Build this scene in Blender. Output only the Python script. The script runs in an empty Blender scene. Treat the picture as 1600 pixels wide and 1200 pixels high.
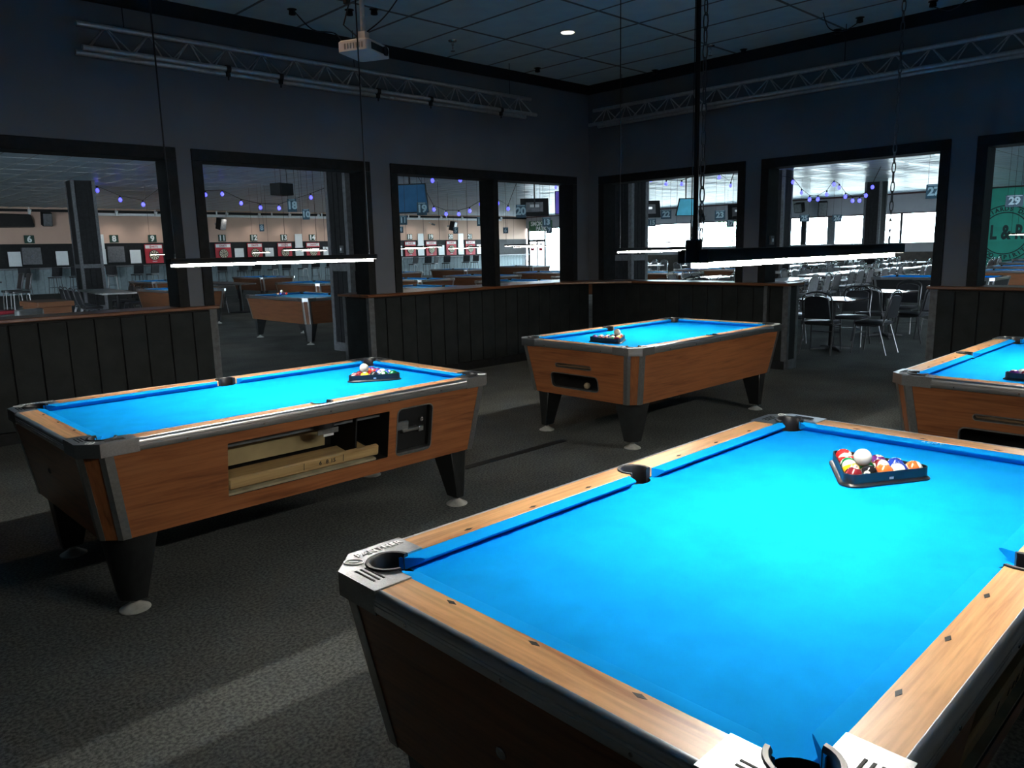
import bpy, bmesh, math, random
from mathutils import Vector, Matrix
from mathutils.geometry import delaunay_2d_cdt
PI = math.pi
random.seed(7)
SC = bpy.context.scene
COL = SC.collection

# ------------------------------------------------------------------ camera
CAMZ = 1.5607
f_px, pitch, roll, yaw = 1186.1, 0.17564, -0.02251, 0.80570
F = Vector((math.cos(yaw)*math.cos(pitch), math.sin(yaw)*math.cos(pitch), -math.sin(pitch)))
R0 = Vector((math.sin(yaw), -math.cos(yaw), 0)); U0 = R0.cross(F)
c, s = math.cos(roll), math.sin(roll)
R = R0*c + U0*s; U = U0*c - R0*s
cd = bpy.data.cameras.new('camera'); cam = bpy.data.objects.new('camera', cd); COL.objects.link(cam)
cam.matrix_world = Matrix(((R.x, U.x, -F.x, 0), (R.y, U.y, -F.y, 0), (R.z, U.z, -F.z, CAMZ), (0, 0, 0, 1)))
cd.sensor_width = 36; cd.lens = 36*f_px/1600; cd.clip_end = 400; cd.clip_start = 0.05
SC.camera = cam

# ------------------------------------------------------------------ world, light, exposure
W = bpy.data.worlds.new('world'); SC.world = W; W.use_nodes = True
nt = W.node_tree; nt.nodes.clear()
wo = nt.nodes.new('ShaderNodeOutputWorld'); bg = nt.nodes.new('ShaderNodeBackground')
bg.inputs[0].default_value = (0.76, 0.89, 1.0, 1); bg.inputs[1].default_value = SKY = 42.0
nt.links.new(bg.outputs[0], wo.inputs[0])
SC.view_settings.view_transform = 'Standard'; SC.view_settings.look = 'None'
SC.view_settings.gamma = 1; SC.view_settings.use_curve_mapping = False
SC.view_settings.exposure = 0.0
LED_STRENGTH = 268.0
HALL_LED = 50.0
HX, HY, ZC = 40.7, 40.5, 3.88          # hall walls, ceiling height
XW, YW = 8.95, 7.576                   # room walls
def portal(y0, y1, z0, z1):            # lets the sky in through the far windows
    l = bpy.data.lights.new('window_portal', 'AREA'); l.shape = 'RECTANGLE'
    l.size = z1-z0; l.size_y = y1-y0; l.cycles.is_portal = True
    o = bpy.data.objects.new('window_portal', l); COL.objects.link(o)
    o.location = (HX+0.12, (y0+y1)/2, (z0+z1)/2); o.rotation_euler = (0, PI/2, 0)
portal(10.9, 36.0, 1.45, 2.92); portal(36.8, 40.3, 0.1, 3.05)
def can_light(x, y, z, power, col, size=0.055, cone=110, blend=.6):
    l = bpy.data.lights.new('can_lamp', 'SPOT'); l.energy = power; l.color = col
    l.spot_size = math.radians(cone); l.spot_blend = blend; l.shadow_soft_size = size
    o = bpy.data.objects.new('can_lamp', l); COL.objects.link(o); o.location = (x, y, z); return o
CANS = [(6.61, 5.883), (2.35, 4.78)]
for x, y in CANS: can_light(x, y, ZC-.02, 30 if x > 3 else 22, (1, .62, .34))

# ------------------------------------------------------------------ materials
MATS = {}
def _n(nt, t, **kw):
    n = nt.nodes.new(t)
    for k, v in kw.items():
        if k in n.inputs: n.inputs[k].default_value = v
        else: setattr(n, k, v)
    return n
def mat(name, col, rough=.5, metal=0, spec=.5, noise=None, bump=None, emit=None, coat=0, sheen=0, var=.25, trans=0):
    """plain principled material with optional noise colour variation (scale) and noise bump (scale, strength)"""
    if name in MATS: return MATS[name]
    m = bpy.data.materials.new(name); m.use_nodes = True; MATS[name] = m
    nt = m.node_tree; b = nt.nodes['Principled BSDF']
    b.inputs['Base Color'].default_value = (*col, 1); b.inputs['Roughness'].default_value = rough
    b.inputs['Metallic'].default_value = metal; b.inputs['Specular IOR Level'].default_value = spec
    b.inputs['Coat Weight'].default_value = coat; b.inputs['Sheen Weight'].default_value = sheen
    b.inputs['Transmission Weight'].default_value = trans
    if emit:
        b.inputs['Emission Color'].default_value = (*emit[0], 1); b.inputs['Emission Strength'].default_value = emit[1]
    tc = _n(nt, 'ShaderNodeTexCoord')
    if noise:
        nz = _n(nt, 'ShaderNodeTexNoise', Scale=noise, Detail=5.0); nt.links.new(tc.outputs['Object'], nz.inputs['Vector'])
        r = _n(nt, 'ShaderNodeValToRGB')
        r.color_ramp.elements[0].position = .3; r.color_ramp.elements[1].position = .7
        r.color_ramp.elements[0].color = (*[max(0, v*(1-var)) for v in col], 1)
        r.color_ramp.elements[1].color = (*[min(1, v*(1+var)) for v in col], 1)
        nt.links.new(nz.outputs['Fac'], r.inputs[0]); nt.links.new(r.outputs[0], b.inputs['Base Color'])
    if bump:
        nb = _n(nt, 'ShaderNodeTexNoise', Scale=bump[0], Detail=4.0); nt.links.new(tc.outputs['Object'], nb.inputs['Vector'])
        bp = _n(nt, 'ShaderNodeBump', Strength=bump[1], Distance=.01)
        nt.links.new(nb.outputs['Fac'], bp.inputs['Height']); nt.links.new(bp.outputs[0], b.inputs['Normal'])
    return m
def wood(name, axis, light, dark, rough=.35, scale=1.0, coat=.15):
    if name in MATS: return MATS[name]
    m = bpy.data.materials.new(name); m.use_nodes = True; MATS[name] = m
    nt = m.node_tree; b = nt.nodes['Principled BSDF']; b.inputs['Roughness'].default_value = rough
    b.inputs['Coat Weight'].default_value = coat; b.inputs['Coat Roughness'].default_value = .25
    tc = _n(nt, 'ShaderNodeTexCoord'); mp = _n(nt, 'ShaderNodeMapping')
    sc = [14*scale]*3; sc[axis] = 1.3*scale
    mp.inputs['Scale'].default_value = sc; nt.links.new(tc.outputs['Object'], mp.inputs[0])
    n1 = _n(nt, 'ShaderNodeTexNoise', Scale=1.6, Detail=6.0, Roughness=.6, Distortion=.7); nt.links.new(mp.outputs[0], n1.inputs['Vector'])
    mp2 = _n(nt, 'ShaderNodeMapping'); sc2 = [90*scale]*3; sc2[axis] = 3*scale
    mp2.inputs['Scale'].default_value = sc2; nt.links.new(tc.outputs['Object'], mp2.inputs[0])
    n2 = _n(nt, 'ShaderNodeTexNoise', Scale=1.0, Detail=3.0); nt.links.new(mp2.outputs[0], n2.inputs['Vector'])
    r1 = _n(nt, 'ShaderNodeValToRGB'); e = r1.color_ramp.elements
    e[0].position = .30; e[0].color = (*dark, 1); e[1].position = .56; e[1].color = (*light, 1)
    mid = r1.color_ramp.elements.new(.42); mid.color = (*[(a*.35+b_*.65) for a, b_ in zip(dark, light)], 1)
    nt.links.new(n1.outputs['Fac'], r1.inputs[0])
    mx = _n(nt, 'ShaderNodeMixRGB', blend_type='MULTIPLY'); mx.inputs[0].default_value = .45
    r2 = _n(nt, 'ShaderNodeValToRGB'); r2.color_ramp.elements[0].position = .35; r2.color_ramp.elements[0].color = (.55, .5, .45, 1)
    r2.color_ramp.elements[1].position = .6; nt.links.new(n2.outputs['Fac'], r2.inputs[0])
    nt.links.new(r1.outputs[0], mx.inputs[1]); nt.links.new(r2.outputs[0], mx.inputs[2])
    nt.links.new(mx.outputs[0], b.inputs['Base Color'])
    return m
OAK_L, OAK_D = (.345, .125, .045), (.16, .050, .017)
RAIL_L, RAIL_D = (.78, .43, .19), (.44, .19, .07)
WOODX = wood('oak_laminate_lengthwise', 0, OAK_L, OAK_D); WOODY = wood('oak_laminate_crosswise', 1, OAK_L, OAK_D)
WOODZ = wood('oak_laminate_upright', 2, OAK_L, OAK_D)
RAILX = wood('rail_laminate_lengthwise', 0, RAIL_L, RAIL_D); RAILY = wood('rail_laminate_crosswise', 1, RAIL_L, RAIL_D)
PLAINX = wood('pine_board', 0, (.50, .34, .15), (.33, .20, .08), .5, coat=0)
CAPX = wood('brown_cap_lengthwise', 0, (.22, .085, .034), (.10, .036, .014), .3); CAPY = wood('brown_cap_crosswise', 1, (.22, .085, .034), (.10, .036, .014), .3)
CLOTH = mat('blue_cloth', (.003, .325, .86), .9, spec=.03, noise=7, var=.07, bump=(900, .05))
CHROME = mat('chrome', (.62, .63, .65), .16, 1, noise=30, var=.06)
CAST = mat('cast_metal', (.40, .42, .43), .33, 1, noise=160, var=.10, bump=(420, .10))
TRIM = mat('polished_trim', (.66, .67, .68), .33, 1, noise=3, var=.03)
RAISED = mat('raised_letter_metal', (.86, .88, .88), .38, .25, noise=40, var=.04)
STEEL = mat('brushed_steel', (.42, .43, .43), .42, 1, noise=60, var=.12)
RUBBER = mat('black_rubber', (.012, .012, .014), .38, noise=20)
BLACK = mat('black_paint', (.010, .011, .012), .6, spec=.25, noise=9)
LEGB = mat('black_leg_laminate', (.014, .016, .017), .42, noise=25, bump=(120, .1))
VOID = mat('dark_interior', (.006, .006, .006), .7, noise=8)
FOOTM = mat('grey_leveler', (.42, .42, .38), .45, noise=20)
WHITEM = mat('white_print', (.80, .82, .82), .5, noise=12, var=.04)
INK = mat('black_ink', (.01, .01, .01), .6, noise=12)

# ------------------------------------------------------------------ mesh helpers
class MB:
    def __init__(s): s.v = []; s.f = []; s.mi = []; s.m = 0
    def add(s, vs, fs):
        o = len(s.v); s.v += [tuple(p) for p in vs]
        for f in fs: s.f.append([i+o for i in f]); s.mi.append(s.m)
        return s
    def box(s, x0, y0, z0, x1, y1, z1):
        return s.add([(x0,y0,z0),(x1,y0,z0),(x1,y1,z0),(x0,y1,z0),(x0,y0,z1),(x1,y0,z1),(x1,y1,z1),(x0,y1,z1)],
                     [(0,3,2,1),(4,5,6,7),(0,1,5,4),(1,2,6,5),(2,3,7,6),(3,0,4,7)])
    def cbox(s, cx, cy, cz, dx, dy, dz): return s.box(cx-dx/2, cy-dy/2, cz-dz/2, cx+dx/2, cy+dy/2, cz+dz/2)
    def obox(s, M, dx, dy, dz):
        n0 = len(s.v); s.cbox(0, 0, 0, dx, dy, dz)
        for i in range(n0, len(s.v)): s.v[i] = tuple(M @ Vector(s.v[i]))
        return s
    def prism(s, poly, z0, z1):
        n = len(poly); return s.add([(x, y, z0) for x, y in poly]+[(x, y, z1) for x, y in poly],
            [tuple(range(n))[::-1], tuple(range(n, 2*n))]+[(i, (i+1) % n, n+(i+1) % n, n+i) for i in range(n)])
    def loft(s, rings, cap=(True, True), closed=True):
        n = len(rings[0]); vs = [p for r in rings for p in r]; fs = []
        for k in range(len(rings)-1):
            for i in range(n if closed else n-1):
                j = (i+1) % n; fs.append((k*n+i, k*n+j, (k+1)*n+j, (k+1)*n+i))
        if cap[0]: fs.append(tuple(range(n))[::-1])
        if cap[1]: fs.append(tuple(range((len(rings)-1)*n, len(rings)*n)))
        return s.add(vs, fs)
    def tube(s, pts, r, n=8, cap=True, closed=False):
        pts = [Vector(p) for p in pts]; rings = []; N = len(pts); up = None
        for i, p in enumerate(pts):
            a = pts[(i-1) % N] if (closed or i > 0) else p; b = pts[(i+1) % N] if (closed or i < N-1) else p
            d = (b-a).normalized()
            if up is None: up = Vector((0, 0, 1)) if abs(d.z) < .9 else Vector((1, 0, 0))
            x = d.cross(up); 
            if x.length < 1e-5: x = d.orthogonal()
            x.normalize(); y = x.cross(d).normalized(); up = y
            rr = r[i] if isinstance(r, (list, tuple)) else r
            rings.append([p + x*math.cos(2*PI*k/n)*rr + y*math.sin(2*PI*k/n)*rr for k in range(n)])
        if closed: rings.append(rings[0]); return s.loft(rings, (False, False))
        return s.loft(rings, (cap, cap))
    def lathe(s, prof, n=20, M=None, cap=(True, True)):
        rings = [[Vector((r*math.cos(2*PI*k/n), r*math.sin(2*PI*k/n), z)) for k in range(n)] for r, z in prof]
        if M is not None: rings = [[M @ p for p in r] for r in rings]
        return s.loft(rings, cap)
    def build(s, name, m, parent=None, smooth=None, bevel=0, seg=2, loc=None):
        me = bpy.data.meshes.new(name); me.from_pydata(s.v, [], s.f)
        for mm in (m if isinstance(m, (list, tuple)) else [m]): me.materials.append(mm)
        if isinstance(m, (list, tuple)): me.polygons.foreach_set('material_index', s.mi)
        bm = bmesh.new(); bm.from_mesh(me); bmesh.ops.recalc_face_normals(bm, faces=bm.faces); bm.to_mesh(me); bm.free()
        if smooth:
            me.shade_smooth(); me.set_sharp_from_angle(angle=math.radians(smooth))
        o = bpy.data.objects.new(name, me); COL.objects.link(o)
        if parent is not None: o.parent = parent
        if loc is not None: o.location = loc
        if bevel:
            b = o.modifiers.new('edge', 'BEVEL'); b.width = bevel; b.segments = seg; b.limit_method = 'ANGLE'; b.angle_limit = math.radians(50)
            if not smooth: me.shade_smooth(); me.set_sharp_from_angle(angle=math.radians(50))
        return o
def link_mesh(name, me, parent=None, loc=None, rot=None, scale=None):
    o = bpy.data.objects.new(name, me); COL.objects.link(o)
    if parent is not None: o.parent = parent
    if loc is not None: o.location = loc
    if rot is not None: o.rotation_euler = rot
    if scale is not None: o.scale = scale
    return o
def tag(o, label=None, cat=None, group=None, kind=None):
    if label: o['label'] = label
    if cat: o['category'] = cat
    if group: o['group'] = group
    if kind: o['kind'] = kind
    return o
def thing(name, label, cat, loc=(0, 0, 0), rz=0, group=None):
    o = bpy.data.objects.new(name, None); COL.objects.link(o); o.empty_display_size = .1
    o.location = loc; o.rotation_euler = (0, 0, rz); return tag(o, label, cat, group)
def kids(o): return [c_ for c_ in KID.get(o.name, [])]
KID = {}
def index_kids():
    KID.clear()
    for o in COL.objects:
        if o.parent is not None: KID.setdefault(o.parent.name, []).append(o)
def dup(o, loc=None, rz=None, label=None, group=None, parent=None, skip=(), top=True):
    n = o.copy(); COL.objects.link(n); n.parent = parent
    if loc is not None: n.location = loc
    if rz is not None: n.rotation_euler = (0, 0, rz)
    if top:
        if label: n['label'] = label
        if group: n['group'] = group
    for ch in KID.get(o.name, []):
        if ch.name.split('.')[0] in skip: continue
        dup(ch, parent=n, skip=skip, top=False)
    return n
def text(name, body, size, m, parent=None, loc=(0,0,0), rot=(0,0,0), ext=.001, bold=0, align='CENTER', space=1.0):
    cu = bpy.data.curves.new(name, 'FONT'); cu.body = body; cu.size = size; cu.extrude = ext; cu.offset = bold
    cu.align_x = align; cu.align_y = 'CENTER'; cu.space_character = space; cu.resolution_u = 3
    cu.materials.append(m); o = bpy.data.objects.new(name, cu); COL.objects.link(o)
    me = bpy.data.meshes.new_from_object(o); me.name = name
    bpy.data.objects.remove(o); bpy.data.curves.remove(cu)
    o = bpy.data.objects.new(name, me); COL.objects.link(o)
    if parent is not None: o.parent = parent
    o.location = loc; o.rotation_euler = rot; return o
def inpoly(p, poly):
    x, y = p; r = False; n = len(poly)
    for i in range(n):
        x1, y1 = poly[i]; x2, y2 = poly[(i+1) % n]
        if (y1 > y) != (y2 > y) and x < (x2-x1)*(y-y1)/(y2-y1)+x1: r = not r
    return r
def holed(outer, holes, fn):
    """triangulate a polygon with holes; fn maps (u, v) to 3D"""
    vs, es = [], []
    for lp in [outer]+holes:
        o = len(vs); n = len(lp); vs += [Vector(p) for p in lp]; es += [(o+i, o+(i+1) % n) for i in range(n)]
    r = delaunay_2d_cdt(vs, es, [], 0, 1e-6); fs = []
    for f in r[2]:
        ce = (sum(r[0][i].x for i in f)/len(f), sum(r[0][i].y for i in f)/len(f))
        if inpoly(ce, outer) and not any(inpoly(ce, h) for h in holes): fs.append(tuple(f))
    return [fn(p.x, p.y) for p in r[0]], fs
def rrect(x0, y0, x1, y1, r, n=4):
    o = []
    for cx, cy, a in ((x1-r, y1-r, 0), (x0+r, y1-r, 90), (x0+r, y0+r, 180), (x1-r, y0+r, 270)):
        for k in range(n+1):
            t = math.radians(a+90*k/n); o.append((cx+r*math.cos(t), cy+r*math.sin(t)))
    return o
# ------------------------------------------------------------------ structure materials
CARPET = mat('charcoal_carpet', (.115, .122, .118), .95, spec=.05, noise=1.4, var=.22, bump=(260, .5))
_nt = CARPET.node_tree                   # add fine fleck on top of the broad wear
_b = _nt.nodes['Principled BSDF']; _src = _b.inputs['Base Color'].links[0].from_socket
_t = _n(_nt, 'ShaderNodeTexCoord'); _f = _n(_nt, 'ShaderNodeTexNoise', Scale=75.0, Detail=3.0); _nt.links.new(_t.outputs['Object'], _f.inputs['Vector'])
_r = _n(_nt, 'ShaderNodeValToRGB'); _r.color_ramp.elements[0].position = .38; _r.color_ramp.elements[0].color = (.62, .62, .62, 1); _r.color_ramp.elements[1].position = .64; _r.color_ramp.elements[1].color = (1.35, 1.35, 1.3, 1)
_nt.links.new(_f.outputs['Fac'], _r.inputs[0]); _mx = _n(_nt, 'ShaderNodeMixRGB', blend_type='MULTIPLY'); _mx.inputs[0].default_value = 1
_nt.links.new(_src, _mx.inputs[1]); _nt.links.new(_r.outputs[0], _mx.inputs[2]); _nt.links.new(_mx.outputs[0], _b.inputs['Base Color'])
SLATE = mat('slate_wall_paint', (.125, .137, .158), .7, noise=2.2, var=.08, bump=(140, .08))
FRAME = mat('black_frame_paint', (.014, .015, .016), .65, spec=.2, noise=14, bump=(60, .1))
PLANK = mat('charcoal_plank_paint', (.018, .022, .023), .7, spec=.25, noise=6, var=.25, bump=(45, .15))
BATTEN = mat('grey_batten_paint', (.10, .108, .115), .5, noise=18, var=.3, bump=(80, .15))
TILEM = mat('ceiling_tile_bounce_blue', (.72, .90, .98), .9, noise=4, var=.06, bump=(240, .25))  # pale blue tint puts the cloth's bounced light into the tile colour
TBAR = mat('ceiling_tee_metal', (.16, .18, .19), .5, noise=30)
HTEE = mat('hall_tee_white', (.70, .72, .73), .16, spec=.9, noise=20, var=.04)
HTILE = mat('hall_tile_vinyl', (.43, .55, .63), .34, spec=.22, noise=.8, var=.10, bump=(5, .25))
TAN = mat('tan_wall_paint', (.55, .375, .29), .75, noise=.6, var=.08, bump=(90, .05))
GREYWALL = mat('grey_wall_paint', (.30, .31, .33), .7, noise=1.5, var=.06)
MAROON = mat('maroon_trim', (.06, .022, .026), .5, noise=20)
GREEN = mat('green_mural_paint', (.022, .30, .22), .6, noise=1.6, var=.10)
WAINS = mat('bluegrey_wainscot', (.20, .26, .28), .6, noise=8, var=.12)
DKBROWN = mat('brown_counter_front', (.055, .045, .036), .6, noise=6)
def glass():
    m = bpy.data.materials.new('window_glass'); m.use_nodes = True; t = m.node_tree; t.nodes.clear()
    o = _n(t, 'ShaderNodeOutputMaterial'); a = _n(t, 'ShaderNodeBsdfTransparent'); g = _n(t, 'ShaderNodeBsdfGlossy', Roughness=.02)
    a.inputs[0].default_value = (.93, .97, .97, 1); fr = _n(t, 'ShaderNodeFresnel', IOR=1.3)
    mx = _n(t, 'ShaderNodeMixShader'); t.links.new(fr.outputs[0], mx.inputs[0]); t.links.new(a.outputs[0], mx.inputs[1])
    t.links.new(g.outputs[0], mx.inputs[2]); t.links.new(mx.outputs[0], o.inputs[0]); return m
GLASS = glass()
def struct(name, mb, m, parent=None, **kw):
    o = mb.build(name, m, parent, **kw)
    if parent is None: o['kind'] = 'structure'
    return o

# ------------------------------------------------------------------ floor, room walls
struct('floor', MB().box(-12, -14, -.1, HX+.3, HY+.3, 0), CARPET)
ZH, ZF = 2.58, 2.47            # frame head: outer top, inner top
ZS = 1.04                      # top of half-wall body
TW = .24
RX0, RY0 = -3.5, -3.0
wl = MB()                      # wall along X, openings x: W1 [-1.2,2.82] W2 [3.16,4.99] W3 [5.47,8.58]
wl.box(RX0, YW, ZF+.06, XW+TW, YW+TW, ZC+.3)
for a, b in ((RX0, -1.25), (2.86, 3.11), (5.04, 5.42), (8.62, XW+TW)): wl.box(a, YW, ZS if a > -3 else 0, b, YW+TW, ZF+.06)
struct('wall_left', wl, SLATE)
wr = MB()
wr.box(XW, RY0, ZF+.06, XW+TW, YW, ZC+.3)
for a, b in ((RY0, -1.0), (2.395, 2.735), (4.745, 5.065), (7.32, YW)): wr.box(XW, a, ZS, XW+TW, b, ZF+.06)
struct('wall_right', wr, SLATE)
struct('wall_back', MB().box(RX0-.2, RY0-.2, 0, RX0, YW+TW, ZC+.3), SLATE)
struct('wall_near', MB().box(RX0, RY0-.2, 0, XW+TW, RY0, ZC+.3), SLATE)
# black casing round each opening: every board is a piece
def casing(idx, axis, a0, a1, sides=('a', 'b'), mull=(), low=ZS+.035):
    o = bpy.data.objects.new('window_%d' % idx, None); COL.objects.link(o); o['kind'] = 'structure'
    e, fw = .018, .10
    def bx(n, u0, u1, z0, z1, d0=-e, d1=TW+e):
        mb = MB()
        if axis == 0: mb.box(u0, YW+d0, z0, u1, YW+d1, z1)
        else: mb.box(XW+d0, u0, z0, XW+d1, u1, z1)
        mb.build(n, FRAME, o, bevel=.004, seg=1)
    bx('head_casing', a0, a1, ZF, ZH)
    if 'a' in sides: bx('jamb_casing', a0, a0+fw, low, ZF)
    if 'b' in sides: bx('jamb_casing', a1-fw, a1, low, ZF)
    for m0, m1 in mull: bx('mullion', m0, m1, low, ZF)
    return o
casing(1, 0, -1.3, 2.915)
casing(2, 0, 3.06, 5.09)
casing(3, 0, 5.37, 8.67, mull=((6.99, 7.085),))
casing(4, 1, 5.01, 7.375)
casing(5, 1, 2.685, 4.795)
casing(6, 1, -1.05, 2.445)
# half walls: charcoal planks, grey corner battens, brown wooden caps
def half_wall(axis, a0, a1, depth=.26, ends=(), cap0=None, cap1=None, cdepth=None, shift=0):
    o = bpy.data.objects.new('half_wall', None); COL.objects.link(o); o['kind'] = 'structure'
    B = YW if axis == 0 else XW
    def bx(n, m, u0, u1, d0, d1, z0, z1, bev=0):
        mb = MB()
        if axis == 0: mb.box(u0, B+d0, z0, u1, B+d1, z1)
        else: mb.box(B+d0, u0, z0, B+d1, u1, z1)
        return mb.build(n, m, o, bevel=bev, seg=1)
    bx('core', FRAME, a0+.004, a1-.004, .012, depth-.012, 0, ZS)
    pw = .2188; n = max(1, round((a1-a0)/pw)); w = (a1-a0)/n; g = .006
    for k in range(n):
        u0, u1 = a0+k*w+g, a0+(k+1)*w-g
        bx('plank', PLANK, u0, u1, -.006-.002*((k*7) % 3), .012, .11, ZS-.02, .003)
        bx('plank', PLANK, u0, u1, depth-.012, depth+.004, .11, ZS-.02, .003)
    bx('kick_board', FRAME, a0, a1, -.014, .012, .0, .105, .003)
    for e in ends:                                   # finished end: panel, battens and base
        sg = 1 if e == a1 else -1
        lo, hi = sorted((e, e+sg*.018))
        bx('end_panel', PLANK, lo, hi, .035, depth-.035, .12, ZS-.02)
        for d0, d1 in ((-.012, .05), (depth-.05, depth+.012)):
            lo, hi = sorted((e-sg*.05, e+sg*.024)); bx('batten', BATTEN, lo, hi, d0, d1, 0, ZS, .003)
        lo, hi = sorted((e+sg*.0, e+sg*.03)); bx('base_board', BATTEN, lo, hi, .05, depth-.05, 0, .12, .003)
    cd_ = cdepth or depth+.10
    c0, c1 = cap0 if cap0 is not None else a0, cap1 if cap1 is not None else a1
    bx('cap', CAPX if axis == 0 else CAPY, c0, c1, -.06, cd_, ZS, ZS+.035, .008)
    return o
half_wall(0, RX0, 3.15, ends=(3.15,), cap1=3.19)
hw2 = half_wall(0, 5.0, XW-.012, depth=.55, ends=(5.0,), cap0=4.94, cdepth=.62)
hw3 = half_wall(1, 4.40, YW-.062, ends=(4.40,), cap0=4.35, cap1=YW-.062)
MB().box(XW-.022, 4.655, 0, XW-.004, 4.70, ZS-.001).build('batten', BATTEN, hw3, bevel=.003, seg=1)
half_wall(1, RY0, 2.76, ends=(2.76,), cap1=2.81)
MB().prism([(8.12, YW-.062), (XW-.062, YW-.062), (XW-.062, 6.72)], ZS+.003, ZS+.034).build('corner_shelf', CAPX, hw2, bevel=.006)

# ------------------------------------------------------------------ room ceiling: every lay-in tile is a piece
ceil = struct('ceiling', MB().box(RX0, RY0, ZC+.05, XW, YW, ZC+.12), TBAR)
TXW, TYW = .667, 1.34
x_lines = [8.95-TXW*k for k in range(0, 20)]; y_lines = [7.86-TYW*k for k in range(0, 10)]
tile_me = {}
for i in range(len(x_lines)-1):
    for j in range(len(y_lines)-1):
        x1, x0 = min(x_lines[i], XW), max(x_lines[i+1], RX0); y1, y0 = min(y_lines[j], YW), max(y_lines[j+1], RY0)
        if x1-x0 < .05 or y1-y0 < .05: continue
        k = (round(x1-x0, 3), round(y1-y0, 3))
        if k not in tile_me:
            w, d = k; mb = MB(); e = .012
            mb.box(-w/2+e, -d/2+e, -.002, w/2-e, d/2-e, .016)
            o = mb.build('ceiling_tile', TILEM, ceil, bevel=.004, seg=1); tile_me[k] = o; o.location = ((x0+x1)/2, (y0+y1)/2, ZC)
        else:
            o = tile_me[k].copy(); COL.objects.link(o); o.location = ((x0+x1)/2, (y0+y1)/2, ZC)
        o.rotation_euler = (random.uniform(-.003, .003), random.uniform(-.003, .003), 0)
tb = MB()
for x in x_lines: tb.box(x-.012, RY0, ZC-.004, x+.012, YW, ZC+.02)
for y in y_lines[1:]:
    if RY0 < y < YW: tb.box(RX0, y-.012, ZC-.005, XW, y+.012, ZC+.02)
tag(tb.build('tee_grid', TBAR, ceil), kind='stuff')
struct('trim_1', MB().box(RX0, YW-.03, 3.75, XW-.03, YW, ZC), BLACK)
struct('trim_2', MB().box(XW-.03, RY0, 3.75, XW, YW, ZC), BLACK)

# ------------------------------------------------------------------ the hall beyond: ceiling of sagging tiles, dart wall, window wall
hc = struct('ceiling_hall', MB().box(-12, YW+TW+.002, ZC+.06, HX, HY, ZC+.3).box(XW+TW+.002, -14, ZC+.06, HX, YW+TW, ZC+.3), TBAR)
ht = MB(); tee = MB()
nx = int((HX+12)/TXW); ny = int((HY+14)/TYW)
for i in range(nx):
    for j in range(ny):
        x, y = -12+(i+.5)*TXW, -14+(j+.5)*TYW
        if x < XW+TW+.34 and y < YW+TW+.7: continue
        if y > 30 and x < -2: continue
        if x < XW+TW+.34 and y < 14 and x < 0: continue
        z = [ZC+random.uniform(-.001, .006) for _ in range(4)]; ax, ay = TXW/2-.014, TYW/2-.014
        sag = random.uniform(.004, .030); zc_ = ZC-sag
        p = [(x-ax, y-ay, z[0]), (x+ax, y-ay, z[1]), (x+ax, y+ay, z[2]), (x-ax, y+ay, z[3]), (x, y, zc_)]
        ht.add(p, [(0, 4, 1), (1, 4, 2), (2, 4, 3), (3, 4, 0)])
for i in range(nx+1):
    x = -12+i*TXW
    for a, b in (((YW+TW+.01, HY) if x < XW+TW else (-14, HY)),): tee.box(x-.013, a, ZC-.001, x+.013, b, ZC+.012)
for j in range(ny+1):
    y = -14+j*TYW; tee.box(-12 if y > YW+TW else XW+TW, y-.013, ZC-.001, HX, y+.013, ZC+.012)
tag(ht.build('hall_tiles', HTILE, hc), kind='stuff'); tag(tee.build('hall_tee_grid', HTEE, hc), kind='stuff')
struct('wall_hall_end', MB().box(-12.2, YW+TW, 0, -12, HY, ZC+.3), SLATE)
struct('wall_hall_near', MB().box(XW+TW, -14.2, 0, HX+.2, -14, ZC+.3), SLATE)
# dart wall: tan above, black scoring band, grey ledge, planked wainscot
dw = struct('wall_dart', MB().box(-12, HY, 2.28, HX+.2, HY+.2, ZC+.3), TAN)
MB().box(-12, HY-.01, 1.22, HX, HY+.2, 2.28).build('scoring_band', BLACK, dw)
MB().box(-12, HY-.32, 1.13, HX, HY-.01, 1.20).build('ledge', mat('grey_ledge_laminate', (.16, .17, .18), .4, noise=10), dw, bevel=.006)
MB().box(-12, HY+.02, 0, HX, HY+.2, 1.23).build('wainscot_core', FRAME, dw)
wp = MB().box(-.145, -.02, 0, .145, .03, 1.12)
wp0 = wp.build('wainscot_board', WAINS, dw, bevel=.004, seg=1)
x = 5.0; first = True
while x < HX-.2:
    o = wp0 if first else wp0.copy()
    if not first: COL.objects.link(o)
    o.location = (x, HY+.01, 0); x += .3; first = False
MB().box(-12, HY-.06, 3.72, HX, HY, 3.84).build('crown', BLACK, dw)
# window wall: sill, header, posts, green end
ww = struct('wall_window', MB().box(HX, -14, 2.92, HX+.2, 36.4, ZC+.3).box(HX, -14, 0, HX+.2, 10.9, 2.92).box(HX, 36.0, 0, HX+.2, 36.8, 2.92)
       .box(HX, 10.9, 0, HX+.2, 36.0, 1.45).box(HX, 36.4, 3.05, HX+.2, HY, ZC+.3), GREYWALL)
MB().box(HX-.05, 10.5, 3.80, HX, HY, 3.88).build('crown', MAROON, ww)
MB().box(HX-.05, 10.5, 2.86, HX, 36.0, 2.92).build('head_board', MAROON, ww)
MB().box(HX-.14, 10.5, 1.42, HX+.06, 36.0, 1.46).build('sill_board', mat('pale_sill', (.55, .55, .52), .4, noise=10), ww)
MB().box(HX-.02, 10.5, 0, HX, 36.0, 1.0).build('dado_panel', DKBROWN, ww)
MB().box(HX-.03, -14, 0, HX-.001, 10.45, ZC-.05).build('green_panel', GREEN, ww)
MB().box(HX-.06, -14, 3.80, HX-.03, 10.45, 3.86).build('crown', BLACK, ww)
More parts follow.
